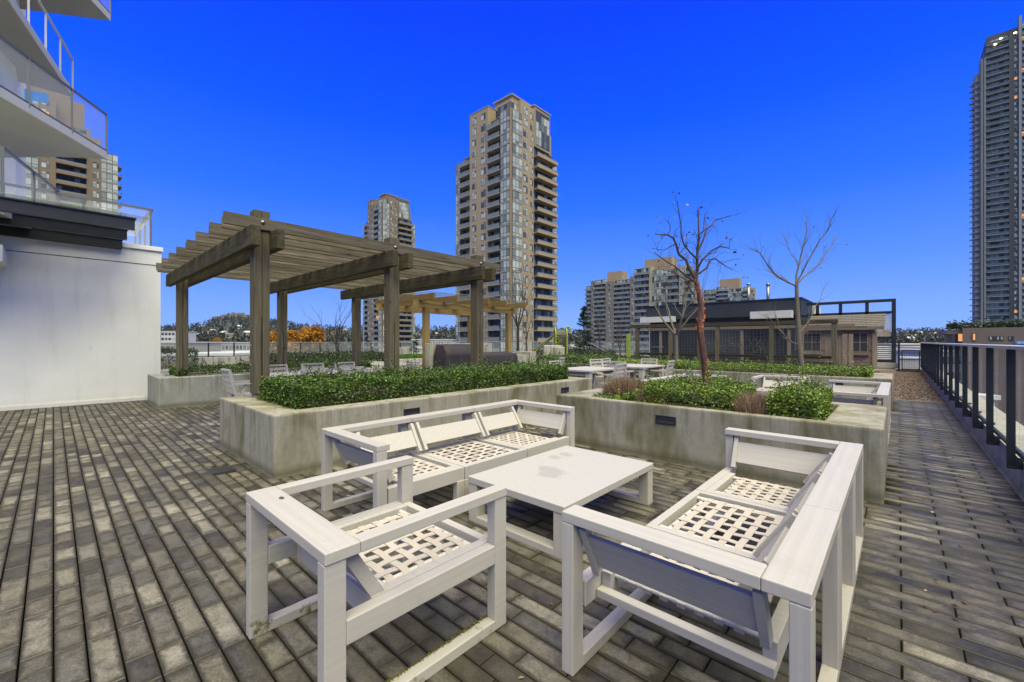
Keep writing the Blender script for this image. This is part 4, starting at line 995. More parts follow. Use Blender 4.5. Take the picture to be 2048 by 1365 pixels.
def bare_tree(label, base, ht, r, seed, fork=.4, spread=.6, maxl=3, bark='bark', stems=3, lean=(0, 0), up=.14, kids=(2, 2), group='bare young trees at the back of the terrace', leafn=0, gn=.13, slim=1.0):
    e = empty('bare_tree', base, label=label, cat='tree', group=group)
    rr = random.Random(seed); tb, bb, tips = MB(), MB(), []
    b0 = Vector(base); top = b0 + Vector((lean[0], lean[1], ht * fork)); mid = b0.lerp(top, .5) + Vector((rr.gauss(0, .02), rr.gauss(0, .02), 0))
    tb.path([b0, mid, top], [r, r * .85, r * .75], 8)
    for k in range(stems):
        a = 2 * math.pi * k / stems + rr.uniform(-.4, .4); sd = Vector((math.cos(a) * spread * slim, math.sin(a) * spread * slim, 1)).normalized()
        grow(bb, bb, top, sd, ht * (1 - fork) * rr.uniform(.42, .55), r * .5, 0, maxl, rr, gn, .55, up, kids, tips, 4)
    finish_tree(e, tb, bb, tips, M[bark], leafn, lm.m)
# slim tree at px 1600, small multi stem tree at px 1348
e = empty('bare_tree', (-1.62, 11.7, .5), label='tall slim bare tree in front of the wooden playhouse', cat='tree', group='bare young trees at the back of the terrace')
d0 = 9.8; rr = random.Random(12); tb, bb, tips = MB(), MB(), []
tb.path([at(1603, d0, 735), at(1598, d0, 690), at(1596, d0, 640), at(1594, d0, 600), at(1593, d0, 568)], [.062, .056, .05, .042, .036], 8)
for pts, r, dz in [([(1593, 568), (1598, 530), (1606, 495), (1614, 460), (1615, 435)], .022, .2), ([(1594, 565), (1612, 530), (1640, 480), (1660, 450), (1672, 425)], .018, -.4),
                   ([(1594, 570), (1620, 545), (1645, 520), (1662, 495), (1678, 470)], .016, .5), ([(1592, 572), (1560, 556), (1535, 530), (1518, 505), (1500, 498)], .018, -.5),
                   ([(1592, 575), (1570, 560), (1548, 548), (1530, 540)], .010, .6), ([(1598, 528), (1585, 512), (1574, 490), (1568, 475)], .007, .3),
                   ([(1596, 690), (1570, 672), (1550, 650), (1530, 630)], .012, -.6), ([(1597, 672), (1620, 640), (1640, 600), (1658, 560)], .010, .5), ([(1597, 690), (1572, 676), (1555, 640), (1548, 622)], .009, .2)]:
    P = [at(px, d0 + dz * i / len(pts) * 1.5, py) for i, (px, py) in enumerate(pts)]; PP = [P[0]]
    for a_, b_ in zip(P[:-1], P[1:]): PP += [a_.lerp(b_, .5) + Vector((rr.gauss(0, .02), rr.gauss(0, .02), rr.gauss(0, .02))), b_]
    rs = [r * (1 - .78 * i / (len(PP) - 1)) + .002 for i in range(len(PP))]; bb.path(PP, rs, 6)
    for i in range(2, len(PP)):
        for _ in range(2):
            dv = (PP[i] - PP[i - 1]).normalized(); sd = (dv + Vector((rr.gauss(0, 1), rr.gauss(0, 1), rr.gauss(0, .8))).normalized() * .6).normalized()
            grow(bb, bb, PP[i].lerp(PP[i - 1], rr.random()), sd, rr.uniform(.15, .38), rs[i] * .4 + .002, 1, 2, rr, .16, .5, .08, (1, 1), tips, 3)
finish_tree(e, tb, bb, tips, M['bark'], 60, lm.m)
bare_tree('multi stemmed bare tree just left of the orange barked tree', tuple(at(1352, 12.6, z=.55)), 3.3, .07, 31, fork=.30, spread=.75, maxl=3, stems=5, kids=(2, 2), slim=1.1)
bare_tree('thin bare sapling between the rear and front pergola posts', tuple(at(672, 17.5, z=.4)), 2.9, .05, 8, fork=.28, spread=.5, maxl=2, bark='bark_d', stems=4, up=.1)
bare_tree('dark bare tree standing before the main tower, right of the small pergola', tuple(at(1036, 18.5, z=.2)), 4.2, .08, 44, fork=.42, spread=.45, maxl=2, bark='bark_d', stems=4)
bare_tree('thin bare sapling between the main tower and the slide', tuple(at(1053, 22, z=.2)), 3.0, .05, 45, fork=.4, spread=.4, maxl=2, bark='bark_d', stems=3)
bare_tree('thin bare sapling in front of the cream midrise', tuple(at(1199, 27, z=.2)), 3.4, .05, 47, fork=.35, spread=.35, maxl=2, bark='bark_d', stems=4)
bare_tree('bare twiggy tree between the slide and the trellis', tuple(at(1240, 26, z=.2)), 2.6, .05, 49, fork=.3, spread=.6, maxl=2, bark='bark_d', stems=4)

def conifer(label, base, ht, rad, n, group, seed=0):
    e = empty('conifer', base, label=label, cat='tree', group=group); rr = random.Random(seed)
    m = MB(); m.path([Vector((0, 0, 0)), Vector((0, 0, ht * .5)), Vector((0, 0, ht))], [ht * .018, ht * .012, .004], 6); m.build('trunk', M['bark_d'], e)
    P = []; bm_ = MB(); nb = int(20 + ht * 14)
    for k in range(nb):
        t = rr.uniform(.10, .99); z = ht * t; L = rad * (1 - t) ** .8 * rr.uniform(.65, 1.15) + .04 * rad; a = rr.uniform(0, 6.28)
        u = Vector((math.cos(a), math.sin(a), rr.uniform(-.15, .35))); p0 = Vector((0, 0, z)); p1 = p0 + u * L; bm_.tube(p0, p1, .012 * ht * .3, .003, 3)
        for j in range(max(3, n // nb)):
            s = rr.random() ** .7; w = .16 * L * (1.1 - s) + .03; q = p0.lerp(p1, s); P.append((q.x + rr.gauss(0, w), q.y + rr.gauss(0, w), q.z + rr.gauss(0, w * .45)))
    bm_.build('branch', M['bark_d'], e)
    V = leaves(np.array(P), (.03 * ht * .5, .06 * ht * .5), .4); link('foliage', np_mesh('foliage', V, np.arange(len(V)).reshape(-1, 4), M['needle']), e)
conifer('dark spruce beside the play tube slide on the terrace', tuple(at(1168, 21, z=.3)), 2.9, .75, 5200, 'dark conifers on and behind the terrace', 3)
conifer('small dark conifer behind the rear fence, left of the barbecue wall', tuple(at(735, 31, z=-.6)), 2.6, .6, 1800, 'dark conifers on and behind the terrace', 4)
conifer('second small dark conifer by the left post of the small pergola', tuple(at(832, 30, z=-.6)), 2.9, .7, 1800, 'dark conifers on and behind the terrace', 5)

# ================================================================ TRELLIS, SHED, DARK BUILDING, STEEL FRAME
TY = 19.2
tl = empty('timber_trellis', (-5, TY, 0), label='weathered timber trellis with wire mesh panels behind the clipped hedge', cat='trellis')
posts = [(1275, 'wood_z'), (1341, 'wood_z'), (1399, 'wood_z'), (1435, 'wood_z'), (1543, 'wood_z'), (1668, 'wood_z')]
for px, mt in posts:
    X = on_y(px, TY); m = MB(); m.box(X - .075, X + .075, TY - .075, TY + .075, 0, 2.02); rel(m, 'post', M[mt], tl)
for px in (1321, 1399, 1484, 1578):
    X = on_y(px, TY + 1.4); m = MB(); m.box(X - .05, X + .05, TY + 1.35, TY + 1.45, 0, 1.9); rel(m, 'rear_post', M['cedar_z'], tl)
xa, xb = on_y(1262, TY), on_y(1676, TY)
m = MB(); m.box(xa, xb, TY - .10, TY + .10, 2.025, 2.17); rel(m, 'top_beam', M['wood'], tl)
m = MB(); m.box(xa + .3, xb + .4, TY + 1.3, TY + 1.5, 1.91, 2.03); rel(m, 'rear_beam', M['cedar'], tl)
m = MB(); m.box(xa + .2, xb - .2, TY - .03, TY + .03, .72, .80); m.box(xa + .2, xb - .2, TY - .03, TY + .03, .52, .60); m.box(xa + .2, xb - .2, TY - .06, TY + .06, .801, .83); rel(m, 'bottom_rail', M['wood'], tl)
m = MB(); x = xa + .4
while x < xb: m.box(x, x + .006, TY - .003, TY + .003, .83, 2.02); x += .13
for k in range(9): m.box(xa + .3, xb - .1, TY - .004, TY + .004, .92 + k * .125, .925 + k * .125)
rel(m, 'wire_mesh', M['wire'], tl)
# dry vines on the mesh
m = MB(); rr = random.Random(3)
for px0 in (1425, 1458, 1505, 1530, 1415, 1445, 1470, 1490):
    for k in range(5):
        grow(m, m, Vector((on_y(px0, TY) + rr.gauss(0, .12), TY + .05, .9)), Vector((rr.gauss(0, .3), 0, 1)).normalized(), .55, .006, 0, 2, rr, .35, .9, .02, (1, 2), None, 4)
tag(m.build('dry_vine', M['bark']), 'leafless dry vine climbing the wire mesh of the trellis', 'vine')
n = 900; P = np.stack([nr.normal(on_y(1475, TY), .5, n), nr.normal(TY + .08, .05, n), nr.uniform(.85, 1.85, n)], 1)

DY = 26.5
db = empty('dark_amenity_building', (-8, DY, 0), label='low dark clad rooftop building with a flat roof behind the trellis', cat='building')
xa, xb = on_y(1300, DY), on_y(1602, DY)
m = MB(); m.box(xa, xb, DY, DY + 5, -.05, 2.75); rel(m, 'wall', M['dark'], db)
m = MB(); m.box(xa - .1, xb + .05, DY - .35, DY + 5.2, 2.75, 3.60); rel(m, 'roof', M['dark'], db)
m = MB(); m.box(xa - .15, xb + .1, DY - .4, DY + 5.3, 3.601, 3.66); rel(m, 'roof_edge', M['black'], db)
for (p0, p1, za, zb) in ((1280, 1345, 2.58, 2.92), (1500, 1583, 2.60, 2.98)):
    yy = DY - .9; m = MB(); m.box(on_y(p0, yy), on_y(p1, yy), yy, DY - .36, za, zb); rel(m, 'white_canopy', M['slabwhite'], db)
for (p0, p1, z1) in ((1312, 1334, 2.2), (1358, 1396, 2.2), (1486, 1530, 2.3), (1556, 1580, 2.2)):
    m = MB(); m.box(on_y(p0, DY - .03), on_y(p1, DY - .03), DY - .03, DY - .002, .02, z1); rel(m, 'door', M['black'], db)
m = MB(); m.box(on_y(1304, DY - .1), on_y(1327, DY - .1), DY - .1, DY - .05, .98, 1.06); rel(m, 'push_bar', M['steel'], db)
# wood clad shed
SY = 22.0
sh = empty('wooden_playhouse', (-2, SY, 0), label='weathered cedar playhouse with two four pane windows and a shingled roof', cat='playhouse')
xa, xb = on_y(1596, SY), on_y(1750, SY); zb_ = .28; ze = 1.93
fm_ = MB(); fm_.box(xa, xb, SY + .02, SY + 2.4, zb_, ze); rel(fm_, 'frame', M['cedar'], sh)
k = 0; z = zb_
sx0, sx1 = on_y(1608, SY), on_y(1640, SY); wx0, wx1 = on_y(1706, SY), on_y(1734, SY)
while z < ze - .02:
    h_ = min(.115, ze - z); segs = [(xa, xb)]
    if .98 < z + .06 < 1.72: segs = [(xa, sx0), (sx1, wx0), (wx1, xb)]
    for (a, b) in segs:
        m = MB(); m.bar((a, SY + .0, z + h_ / 2), (b, SY + .0, z + h_ / 2), .03 + rng.uniform(0, .008), h_ - .012); rel(m, 'siding_board', M['cedar'], sh)
    z += .115
for (a, b) in ((sx0, sx1), (wx0, wx1)):
    w = empty('window', parent=sh)
    def wrel(m, nm, mt):
        me = m.mesh(nm, mt); me.transform(Matrix.Translation(-sh.location)); link(nm, me, w)
    m = MB(); m.box(a, b, SY + .0, SY + .018, .95, 1.72); wrel(m, 'pane', M['frame'])
    m = MB(); c = (a + b) / 2; m.box(a - .05, a, SY - .03, SY + .01, .92, 1.76); m.box(b, b + .05, SY - .03, SY + .01, .92, 1.76); m.box(a, b, SY - .03, SY + .01, 1.72, 1.76); m.box(a, b, SY - .03, SY + .01, .92, .95)
    wrel(m, 'window_frame', M['cedar_z'])
    m = MB(); m.box(c - .012, c + .012, SY - .02, SY - .001, .95, 1.72); m.box(a, c - .013, SY - .02, SY - .001, 1.32, 1.345); m.box(c + .013, b, SY - .02, SY - .001, 1.32, 1.345); wrel(m, 'glazing_bar', M['cedar_z'])
    m = MB(); m.box(a - .08, b + .08, SY - .16, SY - .035, .82, .90); wrel(m, 'flower_box', M['cedar'])
    for s0 in (a - .30, b + .07):
        m = MB(); 
        for q in range(4): m.box(s0 + q * .06, s0 + q * .06 + .04, SY - .04, SY - .02, .98, 1.72)
        for q in range(3): m.box(s0, s0 + .22, SY - .055, SY - .041, 1.05 + q * .28, 1.08 + q * .28)
        wrel(m, 'shutter', M['cedar_z'])
m = MB(); dx0, dx1 = on_y(1650, SY), on_y(1690, SY)
for q in range(6): m.box(dx0 + (dx1 - dx0) * q / 6 + .004, dx0 + (dx1 - dx0) * (q + 1) / 6 - .004, SY - .05, SY - .025, zb_, 1.8)
rel(m, 'door', M['cedar_z'], sh)
m = MB(); m.box(xb - .08, xb + .02, SY - .08, SY - .02, zb_, ze); m.box(xa - .02, xa + .08, SY - .08, SY - .02, zb_, ze); rel(m, 'corner_board', M['cedar_z'], sh)
m = MB(); m.box(xa - .3, xb + .15, SY - .9, SY - .09, zb_ - .1, zb_ - .02); rel(m, 'porch_floor', M['cedar'], sh)
m = MB()
for xx in (on_y(1690, SY - .9), on_y(1702, SY - .9)): m.box(xx - .06, xx + .06, SY - .95, SY - .83, -.0, 1.66)
rel(m, 'porch_post', M['cedar_z'], sh)
m = MB()
for q in range(9): m.box(on_y(1684, SY - .5), on_y(1688, SY - .5), SY - .5, SY - .45, .35 + q * .15, .42 + q * .15)
rel(m, 'ladder_rung', M['cedar'], sh)
rx0 = on_y(1640, SY)
for q in range(7):
    yy = SY - .25 + q * .16; zz = ze + .02 + q * .075
    x = rx0 - .4
    while x < xb + .28:
        w_ = rng.uniform(.12, .22); m = MB(); x1_ = min(x + w_ - .008, xb + .30)
        m.raw([(x, yy, zz), (x1_, yy, zz), (x1_, yy + .2, zz + .08), (x, yy + .2, zz + .08), (x, yy, zz + .028), (x1_, yy, zz + .028), (x1_, yy + .2, zz + .095), (x, yy + .2, zz + .095)], [(3,2,1,0),(4,5,6,7),(0,1,5,4),(1,2,6,5),(2,3,7,6),(3,0,4,7)])
        rel(m, 'shingle', M['bark'], sh); x += w_
m = MB(); m.box(rx0 - .42, xb + .28, SY - .24, SY - .20, ze - .10, ze + .01); rel(m, 'eave_board', M['cedar'], sh)

# tall black steel screen frame
FY = 28.0; fz = 3.47
sf = empty('black_steel_screen', (-2, FY, 0), label='tall black steel frame with mesh and corrugated infill beside the playhouse', cat='screen')
X1 = on_y(1792, FY); X0 = on_y(1600, FY)
m = MB(); m.box(X1 - .16, X1, FY - .08, FY + .08, .0, fz); rel(m, 'post', M['black'], sf)
for px in (1635, 1681, 1734): x = on_y(px, FY); m = MB(); m.box(x - .07, x + .07, FY - .06, FY + .06, 2.5, fz - .141); rel(m, 'post', M['black'], sf)
m = MB(); m.box(X0, X1 - .161, FY - .08, FY + .08, fz - .14, fz); rel(m, 'top_beam', M['black'], sf)
m = MB(); m.box(X0, X1 - .161, FY - .06, FY + .06, 2.75, 2.87); m.box(X0, on_y(1734, FY), FY - .05, FY + .05, 2.1, 2.5); m.box(on_y(1734, FY), X1 - .161, FY - .06, FY + .06, 1.45, 1.60); rel(m, 'cross_beam', M['black'], sf)
m = MB(); m.box(on_y(1740, FY), X1 - .161, FY - .05, FY + .05, .32, .48); rel(m, 'sill_beam', M['black'], sf)
m = MB(); xs = on_y(1735, FY)
q = 0; z = 1.62
while z < 2.74:
    x = xs + (q % 2) * .04
    while x < X1 - .2: m.box(x, x + .066, FY - .012, FY, z, z + .047); x += .08
    z += .06; q += 1
rel(m, 'perforated_panel', plain('pale_tan_mesh', (0.40, 0.33, 0.22), .6), sf)  # mesh infill in its own pale tan
m = MB()
for q in range(7):
    za = .49 + q * .10; m.raw([(xs, FY - .06, za), (X1 - .17, FY - .06, za), (X1 - .17, FY + .01, za + .05), (xs, FY + .01, za + .05), (X1 - .17, FY - .06, za + .10), (xs, FY - .06, za + .10)], [(0, 1, 2, 3), (3, 2, 4, 5)], 0, True)
rel(m, 'corrugated_panel', M['alu'], sf)
m = MB()
x = xs
while x < X1 - .2: m.box(x, x + .012, FY - .01, FY + .01, 1.20, 1.44); x += .05
rel(m, 'vent_grille', M['black'], sf)
m = MB(); m.box(-2.6, .0, FY - .3, FY + .3, -.02, .31); tag(m.build('screen_kerb', M['conc_pale']), kind='structure')
m = MB(); m.box(on_y(1560, 30), on_y(1628, 30), 30, 33, 2.6, 3.5); tag(m.build('rooftop_unit', M['roofwhite']), 'white rooftop unit behind the black screen frame', 'rooftop unit')

# ================================================================ PLAYGROUND
pgd = empty('play_structure', tuple(at(1128, 23.5, z=0)), label='dark play tunnel with lime green hoops, round holes and a silver slide', cat='play structure')
dp = 23.5
def pbar(m, a, b, r, n=6): m.tube(a, b, r, r, n, cap=True)
def hoop(px, w=.9):
    m = MB(); c = at(px, dp, z=0); pts = []
    dirn = Vector((_F[0], _F[1], 0))
    for k in range(-2, 13):
        if k < 0 or k > 10: pts.append(c + dirn * (w / 2 * (1 if k < 0 else -1)) + Vector((0, 0, .0 if k in (-2, 12) else 1.0)))
        else: t = math.pi * k / 10; pts.append(c + dirn * (w / 2 * math.cos(t)) + Vector((0, 0, 1.62 + .5 * math.sin(t))))
    m.path(pts, [.045] * len(pts), 6); rel(m, 'hoop', M['lime'], pgd)
hoop(1110); hoop(1132)
m = MB(); a, b = at(1111, dp, z=0), at(1131, dp, z=0); dirn = Vector((_F[0], _F[1], 0))
prev = None
ringp = []
for k in range(-1, 12):
    if k == -1: o_ = dirn * .42 + Vector((0, 0, .5))
    elif k == 11: o_ = dirn * -.42 + Vector((0, 0, .5))
    else: t = math.pi * k / 10; o_ = dirn * (.42 * math.cos(t)) + Vector((0, 0, 1.6 + .46 * math.sin(t)))
    ringp.append(o_)
for o1, o2 in zip(ringp[:-1], ringp[1:]): m.raw([a + o1, b + o1, b + o2, a + o2], [(0, 1, 2, 3)], 0, True)
rel(m, 'tunnel_panel', M['playdark'], pgd)
for (px, py) in ((1118, 667), (1114, 676), (1121, 682), (1115, 688)):
    m = MB(); c = at(px, dp - .5, py); u = Vector((_R[0], _R[1], 0)); pts = [c + u * (.075 * math.cos(t * .6283)) + Vector((0, 0, .075 * math.sin(t * .6283))) for t in range(11)]
    m.path(pts, [.016] * 11, 5); rel(m, 'ring', M['lime'], pgd)
m = MB()
s0, s1 = at(1134, dp, 665), at(1210, dp, 704)
for off in (-.22, .22): m.tube(s0 + dirn * off, s1 + dirn * off, .03, n=6)
m.raw([s0 - dirn * .2, s0 + dirn * .2, s1 + dirn * .2, s1 - dirn * .2], [(0, 1, 2, 3)]); m.tube(s0, at(1142, dp, 700), .03)
rel(m, 'slide', M['alu_d'], pgd)
m = MB(); m.tube(at(1106, dp, 672), at(1066, dp, 702), .05); m.tube(at(1104, dp + .4, 676), at(1070, dp + .4, 705), .05)
rel(m, 'climbing_net_bar', plain('olive_rope', (0.10, 0.11, 0.03), .8), pgd)
m = MB()
for k in range(5):
    t_ = 2 * math.pi * k / 5
m = MB(); c = at(1136, dp, 661); u = Vector((_R[0], _R[1], 0)); pts = [c + u * (.16 * math.cos(t * .6283)) + Vector((0, 0, .2 * math.sin(t * .6283))) for t in range(11)]; m.path(pts, [.04] * 11, 6); rel(m, 'porthole_hoop', M['lime'], pgd)
for i, (p0, p1, y0_, lb) in enumerate(((1087, 1124, 691, 'rough pale stone block under the play tunnel'), (1108, 1128, 694, 'smaller pale stone block at the right below the play tunnel'))):
    a = at(p0, 21.5 - i * .5, z=0); b = at(p1, 21.5 - i * .5, z=0); zt = EYE - (y0_ - CY) * 21.5 / FPX
    m = MB(); m.bar(a + Vector((0, 0, zt / 2)), b + Vector((0, 0, zt / 2)), .6, zt); o = m.build('stone_block', M['conc_pale'], bevel=.04); tag(o, lb, 'stone block')
m = MB(); c = at(1257, 20.5, z=0); m.box(c.x - .08, c.x + .08, c.y - .04, c.y + .04, 0, .6); m.box(c.x - .09, c.x + .09, c.y - .05, c.y + .05, .6, 1.73); tag(m.build('lime_post', M['lime'], bevel=.01), 'lime green upright post beside the left end of the trellis', 'post')
m = MB(); c = at(592 * 0 + 800, 27.5, z=0)
bn = empty('bench', tuple(c), label='pale stone topped bench with dark legs on the lawn side, behind the middle post', cat='bench')
m = MB(); m.box(-.9, .7, -.25, .25, .50, .95); m.build('seat', M['conc_pale'], bn, bevel=.02)
for s_ in (-.6, .4): m = MB(); m.box(s_ - .08, s_ + .08, -.2, .2, 0, .499); m.build('leg', M['black'], bn)
# ================================================================ CITY BELOW AND BEYOND
GZ = -20.0
g = MB(); g.box(-4000, 4000, -300, 5200, GZ - 5, GZ); tag(g.build('city_ground', M['asphalt']), kind='structure')

def tower_face(root, org, ang, bays, nfl, pitch, ztop, kinds_cache, zbase=GZ, lit=0.0, key=''):
    """bays: (t0, t1, kind, offset, drop) along local +x from org; outward is local -y"""
    ca, sa = math.cos(ang), math.sin(ang)
    def L(x, y, z): return Vector((org[0] + x * ca - y * sa, org[1] + x * sa + y * ca, z))
    rr = random.Random(hash((round(ztop), len(bays))) % 1000)
    for (t0, t1, kind, off, drop) in bays:
        w = t1 - t0; zt = ztop - drop * pitch; n_ = nfl - drop
        wallm, slabm, panem, pale = kinds_cache['mats']
        m = MB(); vs = [L(t0, -off, zbase), L(t1, -off, zbase), L(t1, 6, zbase), L(t0, 6, zbase)]
        inset = 1.6 if kind in ('balc', 'solid') else (.15 if kind == 'glass' else 0)
        vs = [(t0, -off + inset), (t1, -off + inset), (t1, 3.0), (t0, 3.0)]
        P3 = [L(x, y, zbase) for x, y in vs] + [L(x, y, zt + (.9 if kind in ('wall', 'wall2') else .25)) for x, y in vs]
        m.raw(P3, [(3,2,1,0),(4,5,6,7),(0,1,5,4),(1,2,6,5),(2,3,7,6),(3,0,4,7)])
        me = m.mesh('wall', wallm); link('wall', me, root)
        for f in range(int(n_)):
            z0 = zt - (f + 1) * pitch
            if z0 < -8: break
            ck = (key, kind, round(w, 2), round(pitch, 2)); 
            islit = rr.random() < lit
            if islit: ck = ck + ('lit',)
            if ck not in kinds_cache:
                q = MB(); pm = 2
                pn = 4 if islit else 2
                if kind in ('wall', 'wall2'):
                    nwin = max(1, int(w / (3.2 if kind == 'wall' else 1.9)))
                    ww = min(1.75, w / nwin * .62); 
                    for k in range(nwin):
                        c = w * (k + .5) / nwin; a, b = c - ww / 2, c + ww / 2; zb, zt_ = .75, pitch - .35
                        q.box(a, b, -.03, -.005, zb, zt_, 1)
                        for (u0, u1) in ((a + .07, c + ww * .12 - .04), (c + ww * .12 + .04, b - .07)): q.box(u0, u1, -.045, -.031, zb + .07, zt_ - .5, pn); q.box(u0, u1, -.045, -.031, zt_ - .42, zt_ - .07, 2)
                    nm = 'window'; mats = [wallm, M['frame'], panem, slabm, M['warm']]
                elif kind == 'glass':
                    q.box(0, w, 0, .14, 0, pitch, 1); q.box(-.04, w + .04, -.10, .02, 0, .30, 3); n1 = max(2, int(round(w / 1.15)))
                    for k in range(n1):
                        a, b = w * k / n1 + .07, w * (k + 1) / n1 - .07
                        q.box(a, b, -.02, -.001, .42, 1.00, 2); q.box(a, b, -.02, -.001, 1.13, pitch - .1, pn)
                    nm = 'glass_bay'; mats = [wallm, M['frame'], M['pane_l'] if panem == M['pane'] else panem, slabm, M['warm']]
                elif kind in ('balc', 'bigbalc'):
                    pr = 1.5
                    q.box(0, w, 1.45, 1.59, 0, pitch, 1); n1 = max(2, int(round(w / 1.3)))
                    for k in range(n1): a, b = w * k / n1 + .08, w * (k + 1) / n1 - .08; q.box(a, b, 1.40, 1.449, .15, pitch - .3, 4 if (islit and k < 2) else 2)
                    q.box(.05, w - .05, -.45, 1.6, -.12, .10, 3); 
                    q.box(.05, w - .05, -.44, -.41, .14, 1.05, 5); q.box(.02, w - .02, -.47, -.40, 1.05, 1.11, 3)
                    for k in range(n1 + 1): x_ = .05 + (w - .14) * k / n1; q.box(x_, x_ + .05, -.46, -.411, .10, 1.05, 1)
                    nm = 'balcony'; mats = [wallm, M['frame'], M['pane_d'] if pale is None else pale, slabm, M['warm'], kinds_cache.get('rail', M['bglass'])]
                elif kind == 'solid':
                    q.box(0, w, 1.45, 1.59, 0, pitch, 1); n1 = max(2, int(round(w / 1.3)))
                    for k in range(n1): a, b = w * k / n1 + .08, w * (k + 1) / n1 - .08; q.box(a, b, 1.40, 1.449, .15, pitch - .3, 4 if (islit and k < 2) else 2)
                    q.box(0, w, -.5, 1.6, -.15, .10, 0); q.box(0, w, -.5, -.35, .10, .62, 0)
                    q.box(0, w, -.45, -.42, .98, 1.03, 1); q.box(.1, w - .1, -.44, -.43, .63, .97, 5)
                    nm = 'balcony'; mats = [wallm, M['frame'], M['pane_d'] if pale is None else pale, slabm, M['warm'], kinds_cache.get('rail', M['bglass'])]
                elif kind == 'blank':
                    kinds_cache[ck] = None; continue
                kinds_cache[ck] = (nm, q.mesh(nm, mats))
            if kinds_cache.get(ck) is None: continue
            nm, me = kinds_cache[ck]
            link(nm, me, root, L(t0, -off, z0), ang)
        if kind in ('wall', 'wall2'):
            pass

def tan_tower(name, corner, label, wall, nfl, pitch, ztop, lit=.006, full=True):
    e = empty(name, (corner[0], corner[1], GZ), label=label, cat='tower', group='tan apartment towers with stepped tops')
    kc = {'mats': (wall, M['slab'], M['pane'], None)}
    r = empty('tmp'); 
    A = [(0, 3.2, 'glass', .5, 1), (3.2, 8.2, 'balc', .4, 1), (8.2, 15.4, 'wall', 0, 0), (15.4, 21.0, 'balc', -1.0, 3), (21.0, 23.0, 'glass', -1.4, 3.5)]
    A2 = [(-t1, -t0, k, o, d) for t0, t1, k, o, d in A]
    B = [(0, 3.6, 'glass', .5, 1), (3.6, 7.4, 'wall', 0, 0), (7.4, 9.4, 'wall2', -.4, 0), (9.4, 18.4, 'solid', .5, 3), (18.4, 21.0, 'glass', -1.4, 3.5)]
    corner0 = (0, 0)
    zt = ztop - GZ
    # faces in local coordinates (root at ground level)
    tower_face(e, (0, 0), 0.0, A2, nfl, pitch, zt, kc, 0.0, lit, name)
    tower_face(e, (0, 0), math.pi / 2, B, nfl, pitch, zt, kc, 0.0, lit, name)
    bpy.data.objects.remove(r)
    m = MB(); m.box(-15, -1.2, 1.2, 18, 0, zt - 1.0 * pitch); m.box(-21, -1.6, 6, 20.5, 0, zt - 3.5 * pitch); m.build('core', wall, e)
    # upper blocks: tall glazed boxes and the penthouse
    m = MB(); m.box(-7, -.4, 9.6, 16.5, zt - 3.0 * pitch, zt + 2.0); m.build('upper_block', wall, e)
    m = MB(); m.box(-.395, -.36, 10.2, 16.2, zt - 3.0 * pitch + .5, zt + 1.2, 0)
    for i in range(5):
        for j in range(4): a = 10.3 + i * 1.17; z_ = zt - 3.0 * pitch + .7 + j * 2.1; m.box(-.359, -.34, a, a + 1.05, z_, z_ + 1.95, 1)
    m.build('tall_window', [M['frame'], M['pane']], e)
    m = MB(); m.box(-9.5, -3.2, 3.8, 10.5, zt, zt + 3.4); m.build('penthouse', wall, e)
    m = MB(); m.box(-9.9, -2.8, 3.4, 10.9, zt + 3.41, zt + 3.75); m.box(-7.3, -.2, 9.3, 16.8, zt + 2.01, zt + 2.3); m.box(-15.5, -8.1, -.1, 6, zt + .91, zt + 1.1); m.build('roof_slab', M['slab'], e)
    m = MB(); m.box(-5.6, -.9, .9, 5.2, zt - pitch, zt + .3); m.build('corner_penthouse', wall, e)
    m = MB(); m.box(-5.5, -1.0, .82, .89, zt - pitch + .4, zt - .3, 0); m.box(-.89, -.82, 1.0, 5.1, zt - pitch + .4, zt - .3, 0)
    for i in range(4): m.box(-5.4 + i * 1.1, -4.45 + i * 1.1, .78, .82, zt - pitch + .6, zt - .5, 1); m.box(-.82, -.78, 1.1 + i, 1.95 + i, zt - pitch + .6, zt - .5, 1)
    m.build('penthouse_window', [M['frame'], M['pane']], e)
    return e
for_neg = None
def mats_pos(): pass
tan_tower('apartment_tower', (-71.2, 77.2), 'tall tan apartment tower with a glazed corner in the centre of the view', M['tan'], 27, 2.9, EYE + 61)
tan_tower('apartment_tower', (-197.0, 115.3), 'farther small tan tower seen above the pergola roof, left of the tall one', M['tan_d'], 33, 2.9, EYE + 75)

# brown tower at the left behind the balconies
e = empty('brown_tower', (-175, -5, GZ), label='brown apartment tower with solid parapet balconies behind the white block balconies', cat='tower')
kc = {'mats': (M['tan_d'], M['slab'], M['pane'], None)}; zt = EYE + 68 - GZ
Bb = [(-9, -1.8, 'glass', .3, 0), (-1.8, 2.2, 'wall', 0, 0), (2.2, 3.4, 'blank', .2, 0), (3.4, 12.3, 'solid', .2, 2), (12.3, 13.4, 'blank', .2, 0)]
Bb = [(-6, 2.2, 'glass', .2, 0), (2.2, 6.2, 'wall', 0, 0), (6.2, 8.2, 'blank', .1, 0), (8.2, 14.6, 'solid', .3, 2), (14.6, 18.0, 'wall', 0, 3), (18.0, 22.4, 'glass', .2, 4)]
